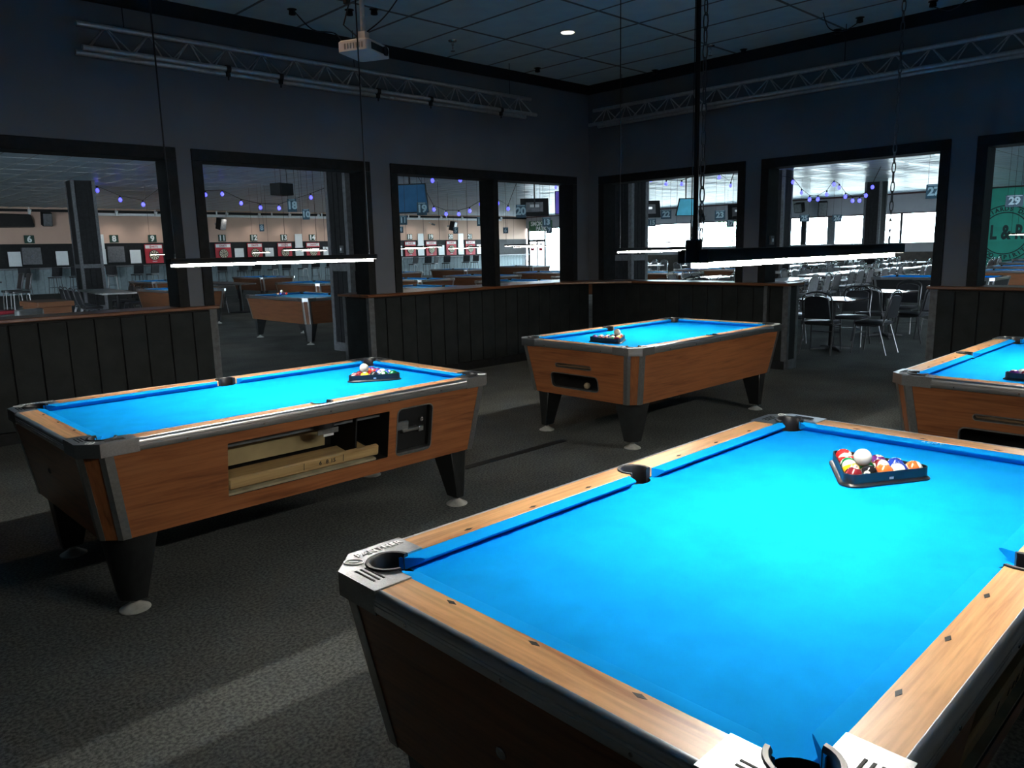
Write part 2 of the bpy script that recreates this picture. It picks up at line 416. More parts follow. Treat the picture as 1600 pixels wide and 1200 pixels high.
ys = [10.9, 14.2, 15.73, 17.51, 17.92, 19.08, 19.37, 23.22, 25.75, 26.38, 29.58, 32.4, 35.95]
posts = {17.51: (17.51, 17.92), 19.08: (19.08, 19.37), 25.75: (25.8, 26.4), 29.58: (29.55, 29.66), 14.2: (14.17, 14.27), 32.4: (32.3, 32.5), 23.22: (23.2, 23.3)}
wi = 7
edges = [10.9]+[v for k in sorted(posts) for v in posts[k]]+[36.0]
for k in sorted(posts):
    a, b = posts[k]; MB().box(HX-.01, a, 1.46, HX+.16, b, 2.90).build('window_post', BATTEN if k in (17.51,) else FRAME, ww)
for i in range(0, len(edges), 2):
    w = struct('window_%d' % wi, MB().box(HX+.06, edges[i]+.003, 1.46, HX+.075, edges[i+1]-.003, 2.90), GLASS); wi += 1
# smoking patio doors in the same wall, near the far corner
dm = mat('dark_door_frame', (.03, .03, .032), .4, noise=20)
DY0, DY1 = 36.85, 40.3
door = struct('door_1', MB().box(HX-.02, 40.2, 0, HX+.1, 40.36, 3.05).box(HX-.02, 38.55, 0, HX+.1, 38.66, 3.05).box(HX-.02, 36.8, 0, HX+.1, 36.92, 3.05)
              .box(HX-.02, 36.8, 2.97, HX+.1, 40.36, 3.05).box(HX-.02, 38.6, 2.13, HX+.1, 40.3, 2.22), dm)
for a, b in ((39.44, 40.2), (38.66, 39.40)):
    lf = MB().box(HX, a, .02, HX+.05, a+.05, 2.13).box(HX, b-.05, .02, HX+.05, b, 2.13).box(HX, a, .02, HX+.05, b, .25).box(HX, a, 2.05, HX+.05, b, 2.13).build('door_leaf', dm, door)
    MB().box(HX+.02, a+.05, .25, HX+.03, b-.05, 2.05).build('pane', GLASS, lf)
    MB().tube([(HX-.05, a+.1, 1.02), (HX-.05, b-.1, 1.02)], .015).build('push_bar', STEEL, lf)
MB().box(HX+.02, 36.92, .05, HX+.03, 38.55, 2.97).build('pane', GLASS, door)
MB().box(HX+.02, 38.66, 2.22, HX+.03, 40.2, 2.97).build('pane', GLASS, door)
for a, b in ((39.7, 40.05), (38.85, 39.2)):
    tag(MB().box(HX-.012, a, 1.40, HX-.002, b, 1.62).build('door_notice', mat('red_notice', (.62, .05, .08), .5, noise=12)), 'small red notice on the glass patio door leaf %s' % ('closer to the dart wall' if a > 39.3 else 'beside the tall glass pane'), 'sign')
# ground outside and one tree
struct('ground_outside', MB().box(HX+.3, -30, -.25, HX+60, 80, -.1), mat('pale_concrete', (.42, .42, .40), .8, noise=.6))
# ------------------------------------------------------------------ pool table (local: long side on X, floor at z = 0)
HL, HW, ZT = 1.147, .641, .8133
RW, CW, ZB = .103, .043, ZT-.034
CA = .228                               # corner casting length
def arc(cx, cy, r, a0, a1, n): return [(cx+r*math.cos(math.radians(a0+(a1-a0)*k/n)), cy+r*math.sin(math.radians(a0+(a1-a0)*k/n))) for k in range(n+1)]
def body_ring(z, ins, ch):
    a, b = HL-ins, HW-ins
    return [(a-ch, -b, z), (a, -b+ch, z), (a, b-ch, z), (a-ch, b, z), (-a+ch, b, z), (-a, b-ch, z), (-a, -b+ch, z), (-a+ch, -b, z)]
ZBT, ZBB = ZT-.05, .366
def panel(p00, p10, p11, p01, holes, name, m, root, depth=.016, edge=None):
    """side panel between four corners (bottom a, bottom b, top b, top a) with recess holes given in metres from the bottom middle"""
    p00, p10, p11, p01 = map(Vector, (p00, p10, p11, p01))
    O = (p00+p10)/2; Ux = (p10-p00).normalized(); Vx = ((p01+p11)/2-O); Vx.normalize(); N = Ux.cross(Vx)
    uv = lambda p: ((p-O).dot(Ux), (p-O).dot(Vx)); fn = lambda u, v: O+Ux*u+Vx*v
    outer = [uv(p) for p in (p00, p10, p11, p01)]
    vs, fs = holed(outer, holes, fn) if holes else ([p00, p10, p11, p01], [(0, 1, 2, 3)])
    mb = MB().add(vs, fs)
    o = mb.build(name, m, root)
    return o, fn, N
def frame_ring(loop, fn, N, w, t, name, m, root):
    n = len(loop); cx = sum(p[0] for p in loop)/n; cy = sum(p[1] for p in loop)/n
    def off(d):
        out = []
        for i in range(n):
            a, b = Vector(loop[i-1]), Vector(loop[(i+1) % n]); e = (b-a).normalized(); out.append((loop[i][0]+e.y*d, loop[i][1]-e.x*d))
        return out
    o_, i_ = off(w), off(-.001)
    rings = [[fn(*p)+N*.0005 for p in o_], [fn(*p)+N*t for p in o_], [fn(*p)+N*t for p in i_], [fn(*p)-N*.02 for p in i_]]
    return MB().loft(rings, (False, False)).build(name, m, root, smooth=35)
def recess(loop, fn, N, depth, name, m, root):
    return MB().loft([[fn(*p)-N*.0005 for p in loop], [fn(*p)-N*depth for p in loop]], (False, True)).build(name, m, root)
def make_table(name, label, loc, rz, group, full=True, body=None, features=True, lettering=False, cloth=CLOTH):
    root = thing(name, label, 'pool table', loc, rz, group)
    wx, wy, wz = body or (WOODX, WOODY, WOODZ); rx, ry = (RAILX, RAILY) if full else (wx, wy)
    # bed cloth with pocket bites
    cc = [(sx*(HL-.118), sy*(HW-.118)) for sx in (-1, 1) for sy in (-1, 1)]; sp = [(0, sy*(HW-.078)) for sy in (-1, 1)]
    circ = [arc(x, y, .060, 0, 345, 23) for x, y in cc]+[arc(x, y, .054, 0, 345, 23) for x, y in sp]
    bx, by = HL-RW, HW-RW
    vs, fs = holed([(-bx, -by), (bx, -by), (bx, by), (-bx, by)], circ, lambda u, v: Vector((u, v, ZB)))
    MB().add(vs, fs).build('bed_cloth', cloth, root)
    # cushions
    def cushion(a0, a1, fixed, side, ax, m0, m1):
        # a0..a1 along the rail at the rail line; m0, m1 how far each end runs in at the nose
        def P(s, o, z):
            q = fixed*(side)-o*side
            return (s, q, z) if ax == 0 else (q, s, z)
        prof = [(0, ZT-.002), (CW-.006, ZT-.005), (CW, ZT-.0085), (CW-.002, ZT-.013), (.012, ZB+.001), (0, ZB+.001)]
        r0 = [P(a0+m0*(o/CW), RW+o, z) for o, z in prof]; r1 = [P(a1-m1*(o/CW), RW+o, z) for o, z in prof]
        MB().loft([r0, r1]).build('cushion', cloth, root, smooth=30)
    ce = .155
    for sy in (-1, 1):
        cushion(-HL+ce, -.062, HW, sy, 0, .05, .018); cushion(.062, HL-ce, HW, sy, 0, .018, .05)
    for sx in (-1, 1): cushion(-HW+ce, HW-ce, HL, sx, 1, .05, .05)
    # wooden rails
    tt = .014
    for sy in (-1, 1):
        A = HL-CA
        pl = [(-A, HW-tt), (A, HW-tt), (A, HW-RW), (.054, HW-RW)]+arc(0, HW-.078, .058, -25, 205, 14)+[(-.054, HW-RW), (-A, HW-RW)]
        pl = [(x, sy*y) for x, y in pl]
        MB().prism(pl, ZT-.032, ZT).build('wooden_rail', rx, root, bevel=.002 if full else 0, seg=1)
    for sx in (-1, 1):
        B = HW-CA
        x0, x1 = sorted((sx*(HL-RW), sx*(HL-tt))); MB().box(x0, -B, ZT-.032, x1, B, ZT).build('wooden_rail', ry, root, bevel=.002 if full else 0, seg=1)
    # metal edge trims
    prof = [(tt+.004, ZT+.0005)]+[(.016-.016*math.sin(math.radians(q)), ZT+.002-.018*(1-math.cos(math.radians(q)))) for q in range(0, 91, 15)]+[(0, ZT-.021), (.0022, ZT-.0225), (0, ZT-.024), (0, ZT-.030), (.0022, ZT-.0315), (0, ZT-.033), (0, ZT-.047), (.004, ZT-.053), (tt, ZT-.053)]
    for sy in (-1, 1):
        A = HL-CA+.006
        t_ = MB().loft([[(-A, sy*(HW-o), z) for o, z in prof], [(A, sy*(HW-o), z) for o, z in prof]]).build('rail_trim', TRIM, root, smooth=38)
        if full:
            mb = MB()
            for k in range(5): mb.lathe([(.0001, .003), (.004, .003), (.005, 0)], 8, Matrix.Translation((-.72+k*.36, sy*(HW-.001), ZT-.038)) @ Matrix.Rotation(PI/2 if sy < 0 else -PI/2, 4, 'X'))
            mb.build('trim_screws', CHROME, t_)['kind'] = 'stuff'
    for sx in (-1, 1):
        B = HW-CA+.006
        t_ = MB().loft([[(sx*(HL-o), -B, z) for o, z in prof], [(sx*(HL-o), B, z) for o, z in prof]]).build('rail_trim', TRIM, root, smooth=38)
        if full:
            mb = MB()
            for k in range(3): mb.lathe([(.0001, .003), (.004, .003), (.005, 0)], 8, Matrix.Translation((sx*(HL-.001), -.3+k*.3, ZT-.038)) @ Matrix.Rotation(PI/2*sx, 4, 'Y'))
            mb.build('trim_screws', CHROME, t_)['kind'] = 'stuff'
    # corner castings and pockets
    ch = .075; castings = {}
    for sx in (-1, 1):
        for sy in (-1, 1):
            loc_ = [(CA, 0), (CA, RW), (.172, RW)]+arc(.118, .118, .056, -14, -256, 16)+[(RW, .172), (RW, CA), (0, CA), (0, ch), (ch, 0)]
            pts = [(sx*(HL-x), sy*(HW-y)) for x, y in loc_]
            cst = MB().prism(pts, ZT-.056, ZT+.003).build('corner_casting', CAST, root, bevel=.012 if full else 0, seg=4, smooth=32)
            castings[(sx, sy)] = cst
            if full:
                # grooves and emblem on the casting
                g = MB()
                for k in range(3):
                    o_ = .030+.013*k
                    for (p, q) in (((.105, o_), (.185, o_)), ((o_, .105), (o_, .185))):
                        if lettering and p[1] == o_ and sx == -1 and sy == 1: continue
                        a = Vector((sx*(HL-p[0]), sy*(HW-p[1]), 0)); b = Vector((sx*(HL-q[0]), sy*(HW-q[1]), 0))
                        d = (b-a); L_ = d.length; M_ = Matrix.Translation(((a+b)/2).to_3d()+Vector((0, 0, ZT+.0034))) @ Matrix.Rotation(math.atan2(d.y, d.x), 4, 'Z')
                        g.obox(M_, L_, .005, .0012)
                g.build('casting_grooves', BLACK, cst)['kind'] = 'stuff'
                e = MB(); ce_ = (sx*(HL-.055), sy*(HW-.055), ZT+.0035); ang = math.atan2(sy, -sx)
                M_ = Matrix.Translation(ce_) @ Matrix.Rotation(ang+PI/2, 4, 'Z') @ Matrix.Diagonal((.024, .015, .004, 1))
                e.tube([M_ @ Vector((math.cos(2*PI*k/20), math.sin(2*PI*k/20), 0)) for k in range(20)], .0018, 6, closed=True)
                e.obox(M_, .9, .35, .5)
                e.build('emblem', RAISED, cst, smooth=40)['kind'] = 'stuff'
            # rubber liner with flange, dark well below
            mid = math.degrees(math.atan2(sy, sx)); cx, cy = sx*(HL-.118), sy*(HW-.118)
            n = 18; a0, a1 = mid-128, mid+128
            def rg(r, z, q): return (cx+r*math.cos(math.radians(q)), cy+r*math.sin(math.radians(q)), z)
            sec = [(.060, ZT+.0035), (.058, ZT+.0075), (.050, ZT+.007), (.046, ZT+.001), (.047, ZT-.05), (.055, ZT-.10), (.060, ZT-.10)]
            rings = [[rg(r, z, a0+(a1-a0)*k/n) for r, z in sec] for k in range(n+1)]
            lin = MB().loft(rings); lin.lathe([(.059, ZB-.001), (.059, ZT-.13), (.0001, ZT-.13)], 24, Matrix.Translation((cx, cy, 0)), (False, False))
            lin.build('pocket_liner', RUBBER, root, smooth=40)
    for sy in (-1, 1):
        cx, cy = 0, sy*(HW-.078); mid = 90*sy; n = 16; a0, a1 = mid-118, mid+118
        sec = [(.058, ZT+.0005), (.057, ZT+.004), (.047, ZT+.0035), (.043, ZT-.004), (.044, ZT-.05), (.05, ZT-.10), (.054, ZT-.10)]
        rings = [[(cx+r*math.cos(math.radians(a0+(a1-a0)*k/n)), cy+r*math.sin(math.radians(a0+(a1-a0)*k/n)), z) for r, z in sec] for k in range(n+1)]
        lin = MB().loft(rings); lin.lathe([(.053, ZB-.001), (.053, ZT-.13), (.0001, ZT-.13)], 24, Matrix.Translation((cx, cy, 0)), (False, False))
        lin.build('pocket_liner', RUBBER, root, smooth=40)
    # sights
    if full:
        sg = MB().prism([(-.016, 0), (0, -.006), (.016, 0), (0, .006)], -.001, .0006).build('sight', INK, root); sme = sg.data
        pos = [(sx*k*.25, sy*(HW-.0865), 0) for sx in (-1, 1) for sy in (-1, 1) for k in (1, 2, 3)]+[(sx*(HL-.0885), k*.25, PI/2) for sx in (-1, 1) for k in (-1, 0, 1)]
        for i, (x, y, r) in enumerate(pos):
            o = sg if i == 0 else link_mesh('sight', sme, root)
            o.location = (x, y, ZT); o.rotation_euler = (0, 0, r)
    # cabinet
    top, bot = body_ring(ZBT, .013, .078), body_ring(ZBB, .013+.062, .070)
    side_h, end_h = [], []
    if features:
        side_h = [rrect(-.533, .080, .375, .348, .004, 1), rrect(.432, .075, .672, .345, .028)]
        end_h = [rrect(-.205, .243, .168, .272, .0142, 5), rrect(-.27, .070, .225, .187, .03)]
    o, fn, N = panel(bot[7], bot[0], top[0], top[7], side_h, 'side_panel', wx, root)
    if features:
        w = side_h[0]
        recess(w, fn, N, .34, 'window_recess', VOID, root)
        def inb(nm, m, u0, u1, v0, v1, d0, d1, par, bev=0):
            P = [fn(u, v)-N*d for d in (d0, d1) for u, v in ((u0, v0), (u1, v0), (u1, v1), (u0, v1))]
            return MB().add(P, [(0, 1, 2, 3), (7, 6, 5, 4), (0, 4, 5, 1), (1, 5, 6, 2), (2, 6, 7, 3), (3, 7, 4, 0)]).build(nm, m, par, bevel=bev, seg=1)
        tr = inb('ball_trough', PLAINX, -.52, .33, .098, .158, .02, .05, root, .008)
        inb('trough_floor', PLAINX, -.52, .33, .092, .105, .05, .24, root)
        inb('trough_sill', mat('aged_pine', (.33, .29, .19), .6, noise=12), -.533, .30, .081, .092, .004, .10, root)
        inb('back_board', mat('tan_backboard', (.36, .29, .15), .6, noise=5, var=.2), -.53, .13, .12, .28, .25, .26, root)
        inb('upper_rail', BATTEN, -.53, .375, .29, .345, .09, .12, root)
        lb = inb('metal_bracket', STEEL, -.02, .10, .262, .29, .07, .075, root)
        inb('bracket_label', WHITEM, .01, .07, .250, .262, .066, .069, lb)
        inb('divider', BLACK, .20, .21, .09, .345, .06, .30, root)
        for u in (-.13, .10): inb('trough_mark', INK, u, u+.003, .112, .15, .0185, .0195, tr)
        rotp = Matrix((Vector((1, 0, 0)), (fn(0, 1)-fn(0, 0)), N)).transposed().to_euler()
        for u, tx in ((-.035, '6'), (.005, '8'), (.040, '15')):
            text('trough_number', tx, .030, INK, tr, fn(u, .13)-N*.0185, rotp, .0004, .0008)
        cn = side_h[1]
        frame_ring(cn, fn, N, .006, .003, 'coin_frame', STEEL, root)
        cm = recess(cn, fn, N, .05, 'coin_recess', VOID, root)
        inb('coin_plate', BLACK, .445, .66, .09, .335, .03, .045, root, .003)
        inb('coin_slide', STEEL, .47, .585, .205, .222, -.004, .03, root, .003)
        inb('coin_slide_guide', STEEL, .435, .52, .215, .265, .012, .03, root, .004)
        inb('slide_knob', CHROME, .575, .610, .196, .230, -.012, .004, root, .004)
        cen = fn(.607, .258)-N*.02; Mz = Matrix.Translation(cen) @ N.to_track_quat('Z', 'Y').to_matrix().to_4x4()
        MB().lathe([(.011, -.01), (.011, .012), (.007, .014), (.0001, .010)], 14, Mz).build('coin_lock', CHROME, root, smooth=40)
        inb('coin_sill', STEEL, .437, .668, .077, .088, .0, .045, root)
    panel(bot[3], bot[4], top[4], top[3], [], 'side_panel', wx, root)
    o, fn, N = panel(bot[1], bot[2], top[2], top[1], end_h, 'end_panel', wy, root)
    if features:
        for h, dp, w_ in ((end_h[0], .03, .005), (end_h[1], .22, .007)):
            frame_ring(h, fn, N, w_, .003, 'slot_frame', STEEL, root); recess(h, fn, N, dp, 'slot_recess', VOID if dp > .1 else mat('brown_chute', (.16, .10, .05), .6, noise=9), root)
        p = fn(.085, .1)-N*.03
        MB().lathe([(.0001, -.028), (.020, -.020), (.028, 0), (.020, .020), (.0001, .028)], 14, Matrix.Translation(p)).build('parked_ball', mat('returned_ball', (.30, .24, .16), .25, noise=15), root, smooth=60)
    o, fn, N = panel(bot[5], bot[6], top[6], top[5], [], 'end_panel', wy, root)
    if features:
        Mz = Matrix.Translation(fn(-.05, .215)) @ N.to_track_quat('Z', 'Y').to_matrix().to_4x4()
        MB().lathe([(.014, 0), (.014, .003), (.009, .007), (.0001, .007)], 14, Mz).build('end_lock', CHROME, root, smooth=40)
    MB().add([Vector(p) for p in bot], [tuple(range(8))]).build('cabinet_base', VOID, root)
    MB().add([Vector((p[0]*.99, p[1]*.99, ZT-.06)) for p in top], [tuple(range(8))]).build('slate_bed', VOID, root)
    for i, j in ((0, 1), (2, 3), (4, 5), (6, 7)):
        ps = [Vector(p) for p in (bot[i], bot[j], top[j], top[i])]
        MB().add(ps, [(0, 1, 2, 3)]).build('corner_post', wz, root)
        # metal angle strips wrap both arrises of the post
        N = (ps[1]-ps[0]).cross(ps[3]-ps[0]).normalized()
        cen = Vector((ps[0].x+ps[1].x, ps[0].y+ps[1].y, 0)).normalized()
        if N.dot(cen) < 0: N = -N
        for k, (pb, pt_, ob, ot) in enumerate(((ps[0], ps[3], ps[1], ps[2]), (ps[1], ps[2], ps[0], ps[3]))):
            nb = bot[(i-1) % 8] if k == 0 else bot[(j+1) % 8]; ntp = top[(i-1) % 8] if k == 0 else top[(j+1) % 8]
            db = (ob-pb).normalized()*.022; dt = (ot-pt_).normalized()*.022
            fb = (Vector(nb)-pb).normalized()*.034; ft = (Vector(ntp)-pt_).normalized()*.034
            N2 = fb.cross(pt_-pb).normalized(); 
            if N2.dot(pb.to_2d().to_3d()) < 0: N2 = -N2
            off = (N+N2).normalized()*.0035
            rings = [[pb+db+N*.0003, pb+db+N*.003, pb+off, pb+fb+N2*.003, pb+fb+N2*.0003], [pt_+dt+N*.0003, pt_+dt+N*.003, pt_+off, pt_+ft+N2*.003, pt_+ft+N2*.0003]]
            MB().loft(rings, (True, True)).build('corner_strip', STEEL, root)
    # legs: tapered box with clipped outer corner, on a round leveler
    for sx in (-1, 1):
        for sy in (-1, 1):
            def ring(z, ox, oy, wd, cl):   # outer corner at (ox, oy), size wd
                q = [(0, cl), (cl, 0), (wd, 0), (wd, wd), (0, wd)]
                return [(sx*(HL-ox-x), sy*(HW-oy-y), z) for x, y in q]
            lg = MB().loft([ring(.055, .135, .122, .098, .046), ring(ZBB+.002, .100, .090, .195, .085)]).build('leg', LEGB, root, bevel=.004 if full else 0, seg=1)
            fx, fy = sx*(HL-.190), sy*(HW-.177)
            MB().lathe([(.066, 0), (.066, .005), (.056, .011), (.026, .028), (.015, .034), (.015, .058)], 20, Matrix.Translation((fx, fy, .001))).build('foot_leveler', FOOTM, lg, smooth=40)
    if lettering:
        text('casting_lettering', 'PANTHER', .030, RAISED, castings[(-1, 1)],
             (-HL+.145, HW-.031, ZT+.0035), (0, 0, 0), .0016, .0006, space=1.05)
    return root
CLY = -.043
TA = make_table('pool_table', 'large pool table in front with bright blue cloth, PANTHER lettering on its metal corner', (2.0163, .9478, 0), -.0043, 'coin-operated pool tables in the room', lettering=True)
text('cushion_lettering', 'RENY', .026, mat('pale_blue_print', (.35, .72, .92), .7, noise=30), TA, (HL-RW-.021, CLY, ZT-.0022), (0, 0, -PI/2), .0003, .0003, space=1.3)
index_kids()
NOLET = ('cushion_lettering',)
def room_table(loc, rz, label):
    t = dup(TA, loc, rz, label=label, skip=NOLET)
    return t
TB = room_table((1.9285, 3.985, 0), .0135, 'wood-sided pool table with an open ball window and black coin box in its side')
TC = room_table((5.6448, 3.9871, 0), PI-.0052, 'pool table in front of the half wall corner with its ball return slots showing')
TD = room_table((5.645, .9478, 0), PI, 'pool table cut by the picture edge, behind the triangle rack of the large front table')
text('cushion_lettering', 'RENY', .026, MATS['pale_blue_print'], TB, (HL-RW-.021, CLY, ZT-.0022), (0, 0, -PI/2), .0003, .0003, space=1.3)

# ------------------------------------------------------------------ triangle racks and balls
RACK = mat('black_rack_plastic', (.012, .012, .014), .32, noise=14)
BR = .0286
def tri_outline(side, r, n=6):
    R_ = side/math.sqrt(3); out = []
    for k in range(3):
        a = PI+k*2*PI/3; v = Vector((math.cos(a), math.sin(a)))*(R_-2*r)
        for q in range(n+1):
            t = a-PI/3+2*PI/3*q/n; out.append((v.x+r*math.cos(t), v.y+r*math.sin(t)))
    return out
def make_rack(loc, rz, label):
    t = thing('triangle_rack', label, 'ball rack', loc, rz, 'triangle racks')
    a, b, c_, d_ = tri_outline(.368, .034), tri_outline(.392, .042), tri_outline(.340, .024), tri_outline(.352, .028)
    rings = [[(x, y, z) for x, y in l] for l, z in ((c_, .001), (b, .001), (b, .005), (a, .008), (d_, .012), (d_, .042), (c_, .042), (c_, .001))]
    MB().loft(rings, (False, False)).build('frame', RACK, t, smooth=40, bevel=0)
    m = MB().prism([(-.008, -.004), (.008, -.004), (.008, .004), (-.008, .004)], 0, .0008).build('maker_tab', WHITEM, t)
    nrm = Vector((math.cos(PI+PI/3+0), math.sin(PI+PI/3), 0)); q = nrm*(.352/math.sqrt(3)/2+.0005)
    m.location = (q.x, q.y, .02); m.rotation_euler = nrm.to_track_quat('Z', 'Y').to_euler()
    return t
BALLC = [('yellow', (.85, .52, .02)), ('blue', (.02, .06, .42)), ('red', (.62, .03, .03)), ('purple', (.12, .03, .20)), ('orange', (.80, .17, .04)), ('green', (.01, .20, .06)), ('maroon', (.22, .02, .03)), ('black', (.012, .012, .014))]
CREAM = (.82, .79, .68)
def ball_mat(nm, col, stripe):
    m = bpy.data.materials.new('ball_'+nm); m.use_nodes = True; t = m.node_tree; b = t.nodes['Principled BSDF']; b.inputs['Roughness'].default_value = .12
    b.inputs['Coat Weight'].default_value = .5; b.inputs['Coat Roughness'].default_value = .05
    if col is None: b.inputs['Base Color'].default_value = (*CREAM, 1)
    tc = _n(t, 'ShaderNodeTexCoord'); sx = _n(t, 'ShaderNodeSeparateXYZ'); t.links.new(tc.outputs['Object'], sx.inputs[0])
    if col is None:
        nz = _n(t, 'ShaderNodeTexNoise', Scale=30.0); t.links.new(tc.outputs['Object'], nz.inputs[0])
        mx = _n(t, 'ShaderNodeMixRGB'); mx.inputs[1].default_value = (.80, .77, .66, 1); mx.inputs[2].default_value = (.84, .82, .72, 1); t.links.new(nz.outputs['Fac'], mx.inputs[0]); t.links.new(mx.outputs[0], b.inputs['Base Color']); return m
    # number spot: cap around +X / -X
    ab = _n(t, 'ShaderNodeMath', operation='ABSOLUTE'); t.links.new(sx.outputs[0], ab.inputs[0])
    g1 = _n(t, 'ShaderNodeMath', operation='GREATER_THAN'); g1.inputs[1].default_value = BR*.925; t.links.new(ab.outputs[0], g1.inputs[0]); last = g1
    if stripe:
        az = _n(t, 'ShaderNodeMath', operation='ABSOLUTE'); t.links.new(sx.outputs[2], az.inputs[0])
        g2 = _n(t, 'ShaderNodeMath', operation='GREATER_THAN'); g2.inputs[1].default_value = BR*.52; t.links.new(az.outputs[0], g2.inputs[0])
        last = _n(t, 'ShaderNodeMath', operation='MAXIMUM'); t.links.new(g1.outputs[0], last.inputs[0]); t.links.new(g2.outputs[0], last.inputs[1])
    mx = _n(t, 'ShaderNodeMixRGB'); mx.inputs[1].default_value = (*col, 1); mx.inputs[2].default_value = (*CREAM, 1)
    t.links.new(last.outputs[0], mx.inputs[0]); t.links.new(mx.outputs[0], b.inputs['Base Color']); return m
CUEM = ball_mat('cue', None, False); BM = {}
for i, (cn_, cc_) in enumerate(BALLC):
    BM[i+1] = ball_mat('solid_'+cn_, cc_, False)
    if i < 7: BM[i+9] = ball_mat('striped_'+cn_, cc_, True)
bme = {}
def ball(num, loc, label, group, rot=None):
    if num not in bme:
        mb = MB(); n = 14; prof = [(max(.0001, BR*math.sin(PI*k/n)), -BR*math.cos(PI*k/n)) for k in range(n+1)]
        mb.lathe(prof, 24); o = mb.build('billiard_ball' if num else 'cue_ball', BM[num] if num else CUEM, smooth=180); bme[num] = o.data
    else: o = link_mesh('billiard_ball' if num else 'cue_ball', bme[num])
    tag(o, label, 'ball', group); o.location = loc
    o.rotation_euler = rot or (random.uniform(0, 6), random.uniform(0, 6), random.uniform(0, 6))
    return o
def cue_on(cx, cy, rz, tri, pos, ox, d, where):
    x = sum(pos[q][0] for q in tri)/3+ox; y = sum(pos[q][1] for q in tri)/3
    ball(0, (cx+x*math.cos(rz)-y*math.sin(rz), cy+x*math.sin(rz)+y*math.cos(rz), ZB+BR+.001+d*math.sqrt(2/3)), 'white cue ball on top of the racked balls '+where, 'cue balls')
def racked_set(no, cx, cy, rz, where, order, tri):
    make_rack((cx, cy, ZB+.0005), rz, 'black plastic triangle rack full of balls '+where)
    d = 2*BR+.0006; rowh = d*math.sqrt(3)/2; pos = [(r*rowh, (q-r/2)*d) for r in range(5) for q in range(r+1)]
    ox = -sum(p[0] for p in pos)/15
    for (x, y), num in zip(pos, order):
        x += ox; X = cx+x*math.cos(rz)-y*math.sin(rz); Y = cy+x*math.sin(rz)+y*math.cos(rz)
        nm = BALLC[(num-1) % 8][0]
        lab = ('%s %s ball in the rack %s' % ('striped' if num > 8 else 'solid', nm, where)) if num != 8 else 'black eight ball in the rack '+where
        b = ball(num, (X, Y, ZB+BR+.001), lab, 'racked balls '+where)
        if no == 0:
            for sgn in (1, -1): text('ball_number', str(num), .012, INK, b, (sgn*(BR+.0001), 0, 0), (PI/2, 0, PI/2*sgn), .0002)
    cue_on(cx, cy, rz, tri, pos, ox, d, where)
racked_set(0, 2.585, .952, 0, 'on the large front table', [7, 8, 9, 5, 6, 14, 10, 15, 1, 11, 13, 2, 4, 12, 3], (1, 2, 4))
racked_set(1, 2.63, 3.99, .01, 'on the table with the ball window', [15, 1, 7, 8, 11, 5, 14, 2, 3, 13, 6, 10, 9, 4, 12], (1, 2, 4))
racked_set(2, 4.985, 3.985, PI, 'on the table by the doorway', [12, 9, 3, 6, 8, 5, 10, 2, 13, 1, 4, 15, 11, 14, 7], (2, 4, 5))
racked_set(3, 4.99, .955, PI, 'on the picture-edge table', [5, 2, 3, 6, 8, 12, 10, 9, 13, 1, 4, 15, 11, 14, 7], (2, 4, 5))

# ------------------------------------------------------------------ hanging light bars over the room tables
LEDM = mat('led_diffuser', (.9, .9, .85), .5, emit=((1.0, .96, .86), LED_STRENGTH), noise=20, var=.01)
def chain_mesh(L_, n_side=6):
    mb = MB(); pitch_ = .030; k = 0; z = 0
    while z < L_:
        M_ = Matrix.Translation((0, 0, z)) @ Matrix.Rotation(PI/2*(k % 2), 4, 'Z')
        pts = [M_ @ Vector((.0055*math.cos(2*PI*q/10), 0, .0185*math.sin(2*PI*q/10))) for q in range(10)]
        mb.tube(pts, .0017, 4, closed=True); z += pitch_; k += 1
    return mb
def light_bar(x, y, label, L_=1.20, z=1.525, chains=False):
    t = thing('light_bar', label, 'pendant light', (x, y, z), 0, 'light bars over the room tables')
    MB().loft([[(sx*L_/2, yy, zz) for yy, zz in ((-.040, -.002), (-.040, .020), (-.034, .026), (.034, .026), (.040, .020), (.040, -.002))] for sx in (-1, 1)]).build('housing', BLACK, t, bevel=.002, seg=1)
    MB().loft([[(sx*(L_/2-.012), yy, zz) for yy, zz in ((-.0125, -.002), (-.0125, -.014), (-.010, -.0155), (.010, -.0155), (.0125, -.014), (.0125, -.002))] for sx in (-1, 1)]).build('led_diffuser', LEDM, t)
    for k, sx in enumerate((-1, 1)):
        MB().box(sx*(L_/2)-.004, -.038, -.004, sx*(L_/2)+.004, .038, .024).build('end_cap', BLACK, t)
        h = ZC-z-.05
        if chains: ch_ = chain_mesh(h).build('chain', mat('dark_chain', (.10, .11, .12), .4, .8, noise=40), t, loc=(sx*(L_/2-.03), .0, .055)); ch_['kind'] = 'stuff'
        else: ch_ = MB().tube([(0, 0, -.02), (0, 0, h)], .004, 6).build('cord', RUBBER, t, loc=(sx*(L_/2-.03), .0, .055))
        MB().tube([(0, 0, -.03), (0, 0, -.005)], .004, 6).build('hook', STEEL, ch_)
        MB().lathe([(.018, 0), (.018, .006), (.004, .014)], 10).build('ceiling_hook', BLACK, ch_, loc=(0, 0, h-.016))
    return t
LBA = light_bar(2.062, .9478, 'black light bar on chains over the large front table', 1.17, chains=True)
light_bar(2.062, 3.985, 'glowing light bar hung over the table with the ball window', 1.22)
light_bar(5.64, 3.987, 'glowing light bar hung over the table by the doorway', 1.12)
light_bar(5.64, .948, 'light bar hung over the table cut by the picture edge', 1.17)
MB().box(-.597, -.016, -.004, -.575, .016, .048).build('ballast_box', BLACK, LBA, bevel=.004)
MB().tube([(-.566, .008, .05), (-.568, .010, .6), (-.564, .008, 1.4), (-.567, .010, 2.1), (-.566, .008, ZC-1.525)], .006, 6).build('power_cable', RUBBER, LBA)
